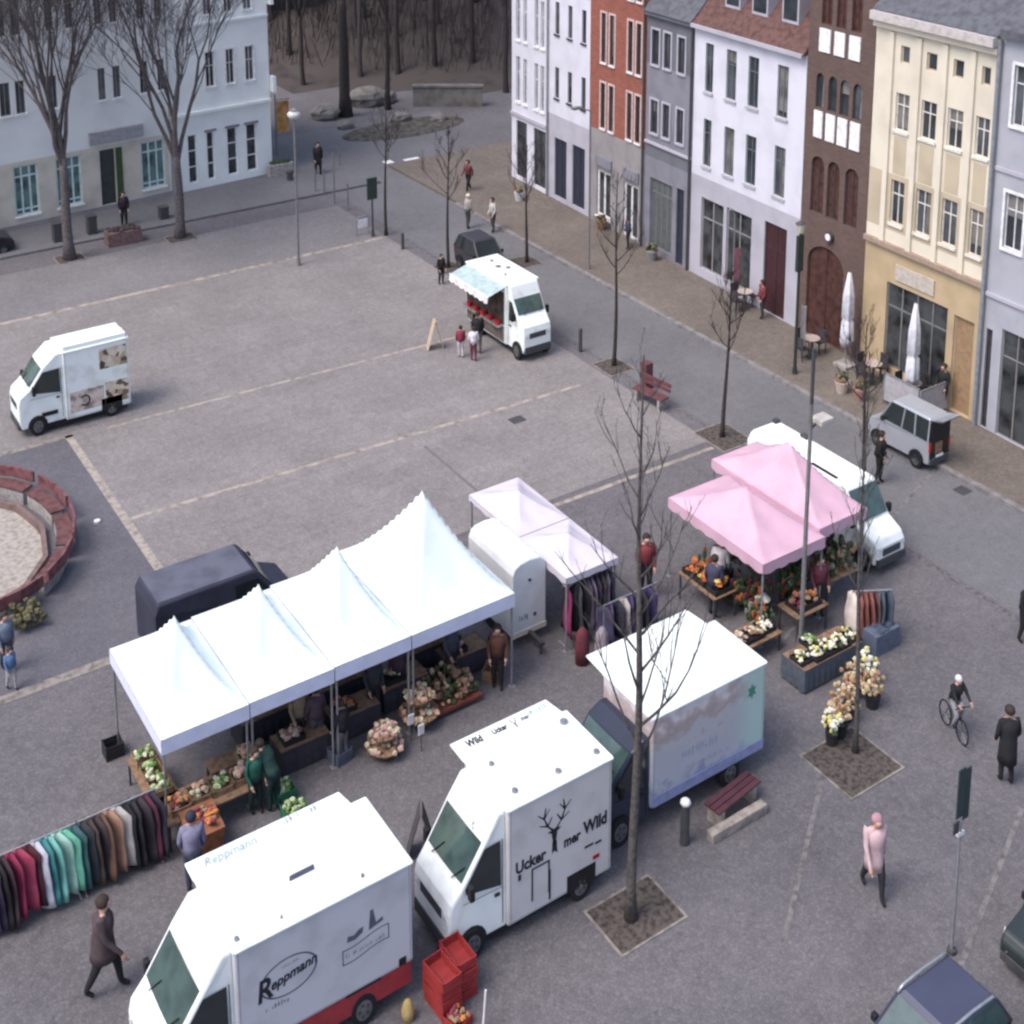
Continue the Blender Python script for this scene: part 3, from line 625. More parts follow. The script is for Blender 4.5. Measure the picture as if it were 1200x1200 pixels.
b = MB(); b.box(-1.75, -1.35, -.12, .08, 2.835, 2.90, 0); b.box(-1.72, -1.38, -.09, .05, 2.90, 2.905, 1); b.box(-1.78, -1.32, .08, .10, 2.835, 2.93, 2); b.build('roof_hatch', [roofwhite, white, inkgrey], rfo)
vents(rfo, [(-.12, .68, .04), (-2.4, .7, .03), (-.9, .7, .02)], 2.835)
b = MB(); n = 40
for k in range(n):   # oval ring emblem
    t0, t1 = 2*PI*k/n, 2*PI*(k+1)/n
    for ro, ri in ((1, .93),):
        b.quad([(.52*ro*math.cos(t0), 0, .36*ro*math.sin(t0)), (.52*ro*math.cos(t1), 0, .36*ro*math.sin(t1)), (.52*ri*math.cos(t1), 0, .36*ri*math.sin(t1)), (.52*ri*math.cos(t0), 0, .36*ri*math.sin(t0))])
em = b.build('oval_emblem', inkgrey, e, loc=(-.92, .874, 1.86)); em.rotation_euler = (0, 0, PI)
text(em, 'R', .58, (-.46, -.003, -.06), (R(90), R(-8), 0), ink, .8, shear=.3); text(em, 'eppmann', .27, (.08, -.003, .02), (R(90), R(-8), 0), ink, .85, shear=.35); scribble(em, -.12, .2, (0, -.003, .2), (R(90), 0, 0), .07, inkgrey, 2); scribble(em, -.42, .0, (0, -.003, -.48), (R(90), 0, 0), .12, inkgrey, 3)
b = MB(); wv = lambda x: .05*math.sin(x*5)
for zz, hh in ((-.16, .02), (.12, .02)):
    for k in range(14):
        x0 = -.45+.9*k/14; x1 = -.45+.9*(k+1)/14; b.quad([(x0, 0, zz+wv(x0)), (x1, 0, zz+wv(x1)), (x1, 0, zz+hh+wv(x1)), (x0, 0, zz+hh+wv(x0))])
b.quad([(-.45, 0, -.16+wv(-.45)), (-.43, 0, -.16+wv(-.45)), (-.43, 0, .13+wv(-.45)), (-.45, 0, .13+wv(-.45))]); b.quad([(.43, 0, -.16+wv(.45)), (.45, 0, -.16+wv(.45)), (.45, 0, .13+wv(.45)), (.43, 0, .13+wv(.45))])
b.quad([(-.36, 0, .22), (-.2, 0, .2), (-.06, 0, .27), (-.04, 0, .38), (-.14, 0, .36), (-.22, 0, .30), (-.34, 0, .33)]); b.quad([(.06, 0, .24), (.34, 0, .30), (.33, 0, .38), (.2, 0, .33), (.15, 0, .62), (.09, 0, .62)])
em = b.build('scroll_emblem', inkgrey, e, loc=(-2.35, .874, 1.66)); em.rotation_euler = (0, 0, PI)
scribble(em, -.38, .36, (0, -.003, -.06), (R(90), R(-3), 0), .10, inkgrey, 5)
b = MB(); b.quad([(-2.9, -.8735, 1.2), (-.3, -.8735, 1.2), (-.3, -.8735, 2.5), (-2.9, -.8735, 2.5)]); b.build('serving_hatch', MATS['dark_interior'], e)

# refrigerated sales truck with landscape picture, dark cab
side_pic = bpy.data.materials.new('landscape_print'); side_pic.use_nodes = True
n = side_pic.node_tree.nodes; l = side_pic.node_tree.links; bs = n['Principled BSDF']; bs.inputs['Roughness'].default_value = .45
tc = n.new('ShaderNodeTexCoord'); sx = n.new('ShaderNodeSeparateXYZ'); l.new(tc.outputs['Object'], sx.inputs[0])
nz = n.new('ShaderNodeTexNoise'); nz.inputs['Scale'].default_value = 3.1; nz.inputs['Detail'].default_value = 10; l.new(tc.outputs['Object'], nz.inputs[0])
ad = n.new('ShaderNodeMath'); ad.operation = 'MULTIPLY_ADD'; ad.inputs[1].default_value = 1.5; l.new(nz.outputs[0], ad.inputs[0]); l.new(sx.outputs[2], ad.inputs[2])
mr = n.new('ShaderNodeMapRange'); mr.inputs[1].default_value = 1.2; mr.inputs[2].default_value = 3.5; l.new(ad.outputs[0], mr.inputs[0])
cr = n.new('ShaderNodeValToRGB'); el = cr.color_ramp.elements
el[0].color = (.20, .24, .40, 1); el[0].position = 0; el[1].color = (.72, .66, .68, 1); el[1].position = 1
for p, c_ in ((.14, (.28, .31, .42, 1)), (.22, (.42, .44, .51, 1)), (.45, (.40, .41, .47, 1)), (.62, (.44, .43, .47, 1)), (.72, (.36, .30, .30, 1)), (.82, (.46, .38, .38, 1)), (.90, (.60, .57, .60, 1))):
    q = el.new(p); q.color = c_
l.new(mr.outputs[0], cr.inputs[0]); 
mxg = n.new('ShaderNodeMix'); mxg.data_type = 'RGBA'; mxg.inputs[7].default_value = (.40, .56, .54, 1); mg = n.new('ShaderNodeMapRange'); mg.inputs[1].default_value = -2.25; mg.inputs[2].default_value = -2.75; mg.inputs[4].default_value = .85; l.new(sx.outputs[0], mg.inputs[0])
l.new(mg.outputs[0], mxg.inputs[0]); l.new(cr.outputs[0], mxg.inputs[6]); l.new(mxg.outputs[2], bs.inputs['Base Color'])
navy = mat('navy_paint', (.022, .028, .05), .3, .1, 2, spec=.5)
e, rfo = box_van('sales_truck', 'sales truck with a printed landscape side and a dark navy cab behind the bare tree', 'food truck', (15.62, 19.22, 0), PI, 1.64, 1.2, ((.45, 2.0), (.92, 1.4), (1.18, 1.1)), 3.12, .55, 2.62, sidem=side_pic, cabm=navy, cabtop=2.15, group='food trucks parked on the square', wr=.34)
F_ = MB(); F_.quad([(-2.95, -.83, 2.60), (-.02, -.83, 2.60), (.05, -1.36, 2.74), (-2.75, -1.36, 2.74)]); F_.quad([(-2.95, -.83, 2.57), (-.02, -.83, 2.57), (.05, -1.36, 2.71), (-2.75, -1.36, 2.71)]); F_.quad([(.05, -1.36, 2.71), (-2.75, -1.36, 2.71), (-2.75, -1.36, 2.74), (.05, -1.36, 2.74)]); F_.build('serving_flap', roofwhite, e)
b = MB(); b.box(-3.1, -.05, .822, .832, .56, .80); b.build('blue_stripe', mat('blue_lilac_stripe', (.25, .28, .46), .5), e)
b = MB(); b.quad([(-2.72+.09*math.cos(2*PI*k/12)*(1.5 if k % 2 else .8), .8245, 2.1+.15*math.sin(2*PI*k/12)*(1.3 if k % 2 else .7)) for k in range(12)]); b.build('green_emblem', mat('green_print', (.07, .22, .17), .6), e)
scribble(e, -.5, .5, (-1.3, .8245, 1.35), (R(90), R(3), PI), .22, mat('faint_blue_marks', (.30, .33, .45), .6), 6); scribble(e, -.6, .6, (-1.5, .8245, 1.02), (R(90), R(3), PI), .12, MATS['faint_blue_marks'], 8)
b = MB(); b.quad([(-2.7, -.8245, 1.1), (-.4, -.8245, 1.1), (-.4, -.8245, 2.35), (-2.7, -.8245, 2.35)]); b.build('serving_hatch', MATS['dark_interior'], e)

# small food truck at the far left (cab left)
food_print = bpy.data.materials.new('food_print'); food_print.use_nodes = True
n = food_print.node_tree.nodes; l = food_print.node_tree.links; bs = n['Principled BSDF']; bs.inputs['Roughness'].default_value = .5
tc = n.new('ShaderNodeTexCoord'); vo = n.new('ShaderNodeTexVoronoi'); vo.inputs['Scale'].default_value = 5.5; l.new(tc.outputs['Object'], vo.inputs[0])
cr = n.new('ShaderNodeValToRGB'); el = cr.color_ramp.elements; el[0].color = (.05, .035, .03, 1); el[1].color = (.68, .60, .50, 1)
for p, c_ in ((.25, (.10, .08, .05, 1)), (.4, (.38, .27, .18, 1)), (.6, (.55, .47, .38, 1))): q = el.new(p); q.color = c_
sp = n.new('ShaderNodeSeparateColor'); l.new(vo.outputs['Color'], sp.inputs[0]); l.new(sp.outputs[0], cr.inputs[0]); l.new(cr.outputs[0], bs.inputs['Base Color'])
e, rfo = box_van('food_truck', 'small white food truck with food pictures, standing alone at the left', 'food truck', (10.4, 42.32, 0), PI, 1.35, 1.4, ((.62, 2.25), (1.08, 1.62), (1.42, 1.3)), 2.12, .30, 2.62, group='food trucks parked on the square', cabtop=2.62)
b = MB(); b.box(-2.08, -.02, .1, .62, 2.62, 2.80); rb_ = b.build('folded_awning', white, rfo, bevel=.03)
scribble(e, -.75, .75, (-1.05, .42, 2.806), (0, 0, PI), .22, mat('brown_lettering', (.30, .24, .22), .7), 12)
b = MB(); b.quad([(-2.05, .679, 1.75), (-1.15, .679, 1.75), (-1.15, .679, 2.45), (-2.05, .679, 2.45)]); b.build('food_picture', food_print, e); b = MB(); b.quad([(-2.05, .679, .5), (-1.3, .679, .5), (-1.3, .679, 1.25), (-2.05, .679, 1.25)]); b.build('food_picture', food_print, e)
b = MB(); b.quad([(-1.25, .679, .5), (-.15, .679, .5), (-.15, .679, 1.2), (-1.25, .679, 1.2)]); b.build('beige_picture', mat('beige_print', (.50, .42, .38), .6, .4, 5), e)
b = MB()
for a in (-.62,): 
    for k in range(10):
        t0 = R(40+28*k); t1 = R(40+28*(k+1)); b.quad([(a+.18*math.cos(t0), .682, .83+.2*math.sin(t0)), (a+.18*math.cos(t1), .682, .83+.2*math.sin(t1)), (a+.12*math.cos(t1), .682, .83+.14*math.sin(t1)), (a+.12*math.cos(t0), .682, .83+.14*math.sin(t0))])
b.build('crescent_emblem', ink, e); b = MB(); b.box(.25, .75, .63, .66, .62, .75); b.build('door_step', black, e)

# food truck at the upper edge of the square with a mint awning, cab towards the camera (-Y)
e, rfo = box_van('food_truck', 'white food truck with a mint striped awning and open brown serving counter beside the street', 'food truck', (25.92, 38.35, 0), -PI/2, 1.4, 1.05, ((.28, 2.20), (.62, 1.62), (.98, 1.2)), 2.75, .34, 2.60, group='food trucks parked on the square', cabtop=2.6)
b = MB(); b.quad([(-2.7, -.702, 1.05), (-.12, -.702, 1.05), (-.12, -.702, 2.3), (-2.7, -.702, 2.3)], 0); b.quad([(-2.7, -.704, .4), (-.12, -.704, .4), (-.12, -.704, 1.0), (-2.7, -.704, 1.0)], 1); b.box(-2.65, -.2, -.95, -.706, .98, 1.04, 2)
for k in range(5): b.box(-2.4+k*.48, -2.2+k*.48, -.90, -.75, 1.04, 1.2, 3)
b.build('serving_counter', [mat('brown_interior', (.075, .055, .045), .8, .4, 4), mat('brown_counter_front', (.16, .13, .115), .7, .3, 4), chrome, redlens], e)
b = MB(); mint = mat('mint_awning', (.36, .45, .45), .7); 
for k in range(8):
    x0 = -2.72+k*.33; x1 = x0+.33; b.quad([(x0, -.70, 2.52), (x1, -.70, 2.52), (x1, -1.42, 2.30), (x0, -1.42, 2.30)], k % 2)
    b.quad([(x0, -1.42, 2.30), (x1, -1.42, 2.30), (x1, -1.45, 2.08), ((x0+x1)/2, -1.455, 2.02), (x0, -1.45, 2.08)], 2 if k % 2 else 3)
b.tube([(-2.72, -1.42, 2.3), (-.08, -1.42, 2.3)], .025, 5, 3)
b.build('awning', [mint, mat('grey_mint_awning', (.36, .46, .47), .7), mat('pink_white_valance', (.66, .58, .60), .7), roofwhite], e)
vents(rfo, [(-2.2, .1, .07), (-1.6, .0, .11), (-1.3, .25, .09), (-.8, -.2, .05)], 2.635)

def panel_van(name, label, loc, rz, L, W, H, body, roofm, hood=.75, group=None, wr=.3):
    """one-piece van: rear at x=-L, nose at 0"""
    e = thing(name, label, 'van', loc, rz, group)
    ht = 1.02
    poly = [(-L, .32), (-L-.0, H*.86), (-L+.10, H), (-hood-.48, H), (-hood-.40, H-.03), (-hood+.12, ht+.16), (-.12, ht-.02), (0, ht-.22), (.02, .5), (-.05, .28)]
    def wf(x, z): return 1-.12*max(0, (x+hood)/hood)-(.10 if z > H*.93 else 0)
    b = MB(); b.prism(poly, -W/2, W/2, 0, wf); b.build('body', body, e, bevel=.06)
    rf = MB(); rf.box(-L+.12, -hood-.5, -W/2+.14, W/2-.14, H-.01, H+.012); ro = rf.build('roof_skin', roofm, e)
    tx, tz, bx, bz = -hood-.38, H-.06, -hood+.10, ht+.2
    nr = Vector((tz-bz, 0, bx-tx)).normalized(); g = MB(); rows = []
    for i in range(5):
        t = .03+.92*i/4; x = tx+(bx-tx)*t; z = tz+(bz-tz)*t; hw = W/2*.88
        rows.append([(x+nr.x*(.01+.03*(1-(s/4-1)**2)), hw*(s/4-1), z+nr.z*(.01+.03*(1-(s/4-1)**2))) for s in range(9)])
    for i in range(4):
        for j in range(8): g.quad([rows[i][j], rows[i][j+1], rows[i+1][j+1], rows[i+1][j]])
    g.build('windscreen', wglass, e, smooth=True)
    for s in (-1, 1):
        g = MB(); pts = [(x, s*(W/2+.004), z) for x, z in ((-hood-1.0, H-.18), (-hood-.42, H-.18), (-hood-.02, ht+.2), (-hood-.1, ht+.1), (-hood-1.0, ht+.08))]; g.quad(pts); g.build('side_window', glass, e)
        m = MB(); ya, yb = sorted((s*(W/2+.02), s*(W/2+.16))); m.box(-hood-.08, -hood+.04, ya, yb, ht+.12, ht+.38); m.build('mirror', black, e, bevel=.02)
        h = MB(); h.quad([(-.16, s*W/2*.93, ht-.05), (-.01, s*W/2*.86, ht-.2), (.03, s*W/2*.56, ht-.24), (.03, s*W/2*.6, ht-.4), (.0, s*W/2*.88, ht-.36)]); h.build('headlight', lens, e)
        wheel(e, -.42, s*(W/2-.08), wr, wr*.78, .15, s); wheel(e, -L+.55, s*(W/2-.08), wr, wr*.78, .15, s)
        for xx in (-.42, -L+.55):
            a = MB(); ya, yb = sorted((s*(W/2-.12), s*(W/2-.005))); a.rings([[(xx+.28*math.cos(t), y, wr+.34*math.sin(t)) for t in [math.pi*k/8 for k in range(9)]] for y in (ya, yb)]); a.build('wheel_arch', black, e)
    g = MB(); g.box(.02, .045, -W*.27, W*.27, ht-.46, ht-.26); g.box(-.02, .06, -W*.44, W*.44, .28, .5); g.build('bumper', darksteel, e, bevel=.02)
    return e, ro
# long white van beside the pink stall, nose towards the camera
e, ro = panel_van('delivery_van', 'long white high-roofed van parked directly behind the pink stall', (26.62, 21.75, 0), -PI/2, 4.95, 1.24, 2.05, white, roofwhite, hood=.72)
b = MB(); b.box(-2.55, -1.6, -.47, -.37, 2.063, 2.08); b.build('roof_slot', black, ro)
b = MB(); b.box(-3.8, -3.55, .38, .56, 2.063, 2.14); b.build('roof_box', darksteel, ro); b = MB(); b.box(-4.85, -4.7, .3, .48, 2.05, 2.17); b.build('roof_box', darksteel, ro)
# navy van behind the marquee
e, ro = panel_van('delivery_van', 'matt navy blue van half hidden behind the long white marquee', (12.55, 29.15, 0), 0, 3.75, 1.55, 1.93, mat('matt_navy_paint', (.035, .037, .06), .55, .15, 2), mat('navy_roof_sky_sheen', (.10, .105, .14), .6, .15, 2), hood=.75)  # roof paler than the body: sky reflection painted into its colour
# rounded white trailer between marquee and clothes stall
e = thing('sales_trailer', 'narrow white trailer with a rounded roof squeezed between white marquee and clothes stall', 'trailer', (16.89, 25.65, 0))
prof = [(-.49, .30), (-.49, 2.0), (-.42, 2.16), (-.28, 2.24), (0, 2.28), (.28, 2.24), (.42, 2.16), (.49, 2.0), (.49, .30)]
b = MB(); b.rings([[(x, y, z) for x, z in prof] for y in (-1.0, 1.05)]); b.build('body', mat('trailer_white', (.66, .68, .70), .5, .05, 3), e, bevel=.02)
b = MB(); b.rings([[(x*1.01, y, z+.012) for x, z in prof[2:7]] for y in (-.98, 1.03)], cap=False); b.build('roof_skin', roofwhite, e)
b = MB(); b.box(-.5, .5, -1.015, -1.0, .30, .44); b.build('cream_band', p_cream, e)
scribble(e, -.3, -.02, (0, -1.008, .72), (R(90), 0, 0), .2, ink, 14); b = MB(); b.box(.12, .2, -1.012, -1.0, .72, .8); b.tube([(0, -1.0, 1.75), (0, -1.03, 1.75)], .04, 8); b.build('door_fitting', darksteel, e)
for s in (-1, 1): wheel(e, .0, 0, .3, .24, .12, s) if False else None
for s in (-1, 1):
    t = MB(); t.rings([[(xx, .1+.25*math.cos(a), .27+.27*math.sin(a)) for a in [2*PI*k/16 for k in range(16)]] for xx in sorted((s*.36, s*.48))]); t.build('tyre', rubber, e)
b = MB(); b.box(-.05, .05, -1.6, -1.0, .30, .37); b.cyl(0, -1.5, .02, .32, .03, 6); b.build('drawbar', darksteel, e)

def car(name, label, loc, rz, L, W, H, paint, group=None, rails=False, mpv=False, hatch_open=False, glassm=None):
    """passenger car, centre at origin, nose +x"""
    e = thing(name, label, 'car', loc, rz, group)
    gm = glassm or glass; x0, x1 = -L/2, L/2; bl = H*.58
    poly = [(x0+.03, .26), (x0, .5), (x0+.02, bl), (x0+.1, bl+.03), (x1-L*(.20 if mpv else .27), bl+.04), (x1-.12, bl-.12), (x1, bl-.28), (x1, .36), (x1-.06, .22)]
    wf = lambda x, z: 1-.12*max(0, (abs(x)-L*.34)/(L*.16))
    b = MB(); b.prism(poly, -W/2, W/2, 0, wf); b.build('body', paint, e, bevel=.05)
    wt, wb = x1-L*(.36 if mpv else .44), x1-L*(.21 if mpv else .27); rt, rb = x0+L*(.03 if mpv else .13), x0+.03
    iw = W/2*.80; ow = W/2*.95
    zb = bl+.02; zt = H-.04
    b = MB(); b.rings([[(rb, -ow, zb), (wb, -ow, zb), (wb, ow, zb), (rb, ow, zb)], [(rt, -iw, zt), (wt, -iw, zt), (wt, iw, zt), (rt, iw, zt)]]); b.build('windows', gm, e, bevel=.02)
    b = MB(); b.rings([[(rt-.03, -iw-.02, zt-.02), (wt+.04, -iw-.02, zt-.02), (wt+.04, iw+.02, zt-.02), (rt-.03, iw+.02, zt-.02)], [(rt+.05, -iw+.04, H+.01), (wt-.08, -iw+.04, H+.01), (wt-.08, iw-.04, H+.01), (rt+.05, iw-.04, H+.01)]]); ro = b.build('roof', paint, e, bevel=.03)
    for s in (-1, 1):
        for xa, xb in [(wb, wt), ((wb+rb)/2+.1, (wb+rb)/2+.05), (rb+.02, rt)] + ([(rb+L*.22, rb+L*.24)] if mpv else []):
            b = MB(); b.tube([(xa, s*ow, zb), (xb, s*iw, zt)], .028, 4); b.build('pillar', paint, e)

    for s in (-1, 1):
        for xx in (x1-L*.18, x0+L*.19):
            wheel(e, xx, s*(W/2-.07), .29, .23, .13, s)
            a = MB(); ya, yb = sorted((s*(W/2-.1), s*(W/2+.003))); a.rings([[(xx+.27*math.cos(t), y, .29+.32*math.sin(t)) for t in [PI*k/8 for k in range(9)]] for y in (ya, yb)]); a.build('wheel_arch', black, e)
        h = MB(); h.quad([(x1-.2, s*W/2*.95, bl-.10), (x1+.005, s*W/2*.62, bl-.26), (x1+.008, s*W/2*.60, bl-.40), (x1-.04, s*W/2*.88, bl-.36)]); h.build('headlight', lens, e)
        t = MB(); ya, yb = sorted((s*W*.36, s*W*.44)); t.box(x0-.02, x0+.03, ya, yb, bl-.32, bl-.02); t.build('tail_light', redlens, e)
        m = MB(); ya, yb = sorted((s*(W/2), s*(W/2+.11))); m.box(wb-.2, wb-.1, ya, yb, bl+.02, bl+.16); m.build('mirror', black, e, bevel=.015)
        if rails:
            r_ = MB(); r_.tube([(rt+.02, s*iw*.98, H-.02), (rt+.1, s*iw*.98, H+.05), ((rt+wt)/2, s*iw*.98, H+.08), (wt-.1, s*iw*.98, H+.05), (wt+.04, s*iw*.98, H-.02)], .028, 6); r_.build('roof_rail', chrome, ro, smooth=True)
    b = MB(); b.box(x0-.03, x0+.05, -W*.4, W*.4, .26, .42); b.box(x1-.02, x1+.03, -W*.4, W*.4, .22, .38); b.build('bumper', darksteel, e, bevel=.01); b = MB(); b.box(x0-.034, x0-.004, -.16, .16, .46, .54); b.build('number_plate', framew, e)
    if hatch_open:
        b = MB(); b.quad([(x0+.06, -iw, H-.02), (x0+.06, iw, H-.02), (x0-.38, iw*.95, H+.10), (x0-.38, -iw*.95, H+.10)], 0); b.quad([(x0+.06, -iw, H-.06), (x0+.06, iw, H-.06), (x0-.38, iw*.95, H+.06), (x0-.38, -iw*.95, H+.06)], 0)
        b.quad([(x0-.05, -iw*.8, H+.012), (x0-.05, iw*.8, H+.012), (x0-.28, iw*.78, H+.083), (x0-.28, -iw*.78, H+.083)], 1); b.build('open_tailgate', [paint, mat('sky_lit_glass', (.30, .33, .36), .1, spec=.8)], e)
        b = MB(); b.box(x0-.012, x0+.02, -W*.42, W*.42, .46, H-.08); b.build('open_boot', black, e)
        b = MB(); b.box(x0-.02, x0-.012, -W*.1, W*.2, .6, .95); b.build('boot_load', wood, e)
    return e
silver = mat('silver_paint', (.40, .42, .46), .35, .04, 2, metal=.3)
car('parked_car', 'silver compact van with its tailgate open parked at the kerb near the cream house', (31.85, 25.62, 0), PI/2, 2.4, 1.05, 1.76, silver, mpv=True, hatch_open=True)
bluecar = mat('dark_blue_paint', (.055, .06, .10), .3, .05, 2, spec=.6)
car('parked_car', 'dark blue car with silver roof rails cut off by the bottom edge at the right', (16.15, 11.85, 0), PI, 2.9, 1.25, 1.42, bluecar, rails=True, glassm=mat('green_car_glass', (.07, .10, .10), .12, spec=.8), group='parked cars')
car('parked_car', 'dark green-black car entering the photo at the right edge', (20.3, 12.0, 0), PI, 2.7, 1.2, 1.42, mat('black_green_paint', (.02, .028, .03), .3, spec=.6), group='parked cars')
car('parked_car', 'turquoise car barely showing in the bottom right corner', (17.55, 10.3, 0), PI, 2.7, 1.2, 1.40, mat('turquoise_paint', (.08, .34, .38), .3, spec=.6), group='parked cars')
p = G(-6, 298); car('parked_car', 'black car half cut off by the left edge in front of the pale building', (p.x-.55, p.y+.3, 0), 0, 2.7, 1.25, 1.4, mat('black_paint', (.015, .015, .02), .3, spec=.6), group='parked cars')
car('parked_car', 'dark grey estate car parked in the street behind the mint awning truck', (28.6, 45.3, 0), -PI/2, 2.7, 1.25, 1.5, mat('charcoal_paint', (.045, .042, .055), .35, spec=.5), group='parked cars')

# ================================================================= MARQUEES AND STALLS
def canopy(e, x0, x1, y0, y1, ze, zp, m, mv, val=.28, pw=1.7, n=14, legs=True, sc_=0):
    cx, cy = (x0+x1)/2, (y0+y1)/2; b = MB(); k0 = 0; N = 2*n
    for i in range(N+1):
        for j in range(N+1):
            a, c = i/n-1, j/n-1; r = max(abs(a), abs(c)); q = min(abs(a), abs(c))
            z = ze+(zp-ze)*(1-r)**pw - .10*(1-(q/r if r > 1e-6 else 1)**2)*r*(1-r)*4*.5 + .012*math.sin(9*a+4*c+x0*5)*r*(1-r)*4 - (.05*(1-(2*abs(q)-1)**2)*0 if r < 1 else 0)
            b.v.append((cx+a*(x1-x0)/2, cy+c*(y1-y0)/2, z))
    for i in range(N):
        for j in range(N):
            k = i*(N+1)+j; b.f.append((k, k+N+1, k+N+2, k+1)); b.m.append(0)
    roof_ = b.build('canopy', m, e, smooth=True)
    b = MB(); g = .012
    def side(p, q):
        p = Vector(p); q = Vector(q); L = (q-p).length; st = max(6, int(L/.12))
        for k in range(st):
            a = p+(q-p)*(k/st); c = p+(q-p)*((k+1)/st)
            dz0 = val+ (sc_*abs(math.sin(k/st*PI*L/.45)) if sc_ else 0); dz1 = val+(sc_*abs(math.sin((k+1)/st*PI*L/.45)) if sc_ else 0)
            b.quad([(a.x, a.y, ze), (c.x, c.y, ze), (c.x, c.y, ze-dz1), (a.x, a.y, ze-dz0)])
    side((x0, y0-g), (x1, y0-g)); side((x0, y1+g), (x1, y1+g)); side((x0-g*.5, y0), (x0-g*.5, y1)); side((x1+g*.5, y0), (x1+g*.5, y1))
    b.build('valance', mv, e)
    for px_, py_ in ((x0+.05, y0+.05), (x1-.05, y0+.05), (x0+.05, y1-.05), (x1-.05, y1-.05)):
        l_ = MB(); l_.tube([(px_, py_, 0), (px_, py_, ze-.02)], .025, 6); l_.box(px_-.07, px_+.07, py_-.07, py_+.07, 0, .015); l_.build('leg', steel, e)
    fr = MB()
    for a, c in (((x0+.05, y0+.05), (x1-.05, y0+.05)), ((x0+.05, y1-.05), (x1-.05, y1-.05)), ((x0+.05, y0+.05), (x0+.05, y1-.05)), ((x1-.05, y0+.05), (x1-.05, y1-.05))):
        fr.tube([(*a, ze-.08), (*c, ze-.08)], .018, 5); fr.tube([(*a, ze-.3), (*[(u+v)/2 for u, v in zip(a, c)], ze-.08), (*c, ze-.3)], .012, 4)
    fr.tube([(cx, cy, ze-.2), (cx, cy, zp-.03)], .02, 5); fr.build('frame', steel, e)
    return roof_
def marquee(label, u0, u1, v0, v1, ze, zp, m, mv, group, **k):
    e = thing('marquee', label, 'market tent', ((u0+u1)/2, (v0+v1)/2, 0), 0, group)
    W, D = u1-u0, v1-v0; canopy(e, -W/2, W/2, -D/2, D/2, ze, zp, m, mv, **k); return e
gw = 'white pop-up tents joined into one long marquee'
marquee('leftmost white pop-up tent of the long row, above the vegetable crates', 7.28, 9.14, 23.55, 26.85, 2.42, 3.86, canvas, valance_m, gw, val=.34, pw=1.5)
marquee('second white pop-up tent from the left in the long row, beside the navy van', 9.16, 11.08, 23.56, 26.9, 2.43, 3.86, canvas, valance_m, gw, val=.34, pw=1.5)
marquee('third white pop-up tent of the long row, adjoining the tallest one', 11.10, 12.96, 23.55, 26.95, 2.46, 4.08, canvas, valance_m, gw, val=.34, pw=1.45)
marquee('tallest and widest white pop-up tent at the right end of the long row', 12.98, 15.72, 23.55, 27.3, 2.46, 4.60, canvas, valance_m, gw, val=.34, pw=1.35)
gs = 'flat pale tents over the clothes stall'
marquee('nearer flat pale tent with dark clothes hanging under its front edge', 17.42, 19.0, 23.85, 25.9, 2.02, 2.42, palec, palec, gs, val=.14, sc_=.04, pw=1.2)
marquee('farther flat pale tent behind the rounded white trailer', 17.42, 19.0, 25.93, 28.3, 2.02, 2.48, palec, palec, gs, val=.14, sc_=.04, pw=1.2)
gp = 'pink tents of the flower stall'
marquee('nearer pink tent above the orange flowers and crates', 21.5, 23.62, 21.35, 24.9, 2.28, 3.12, pinkc, pinkc, gp, val=.24, sc_=.07, pw=1.15)
marquee('farther pink tent touching the long white van', 23.64, 25.36, 21.55, 25.6, 2.38, 3.58, pinkc, pinkc, gp, val=.24, sc_=.07, pw=1.25)

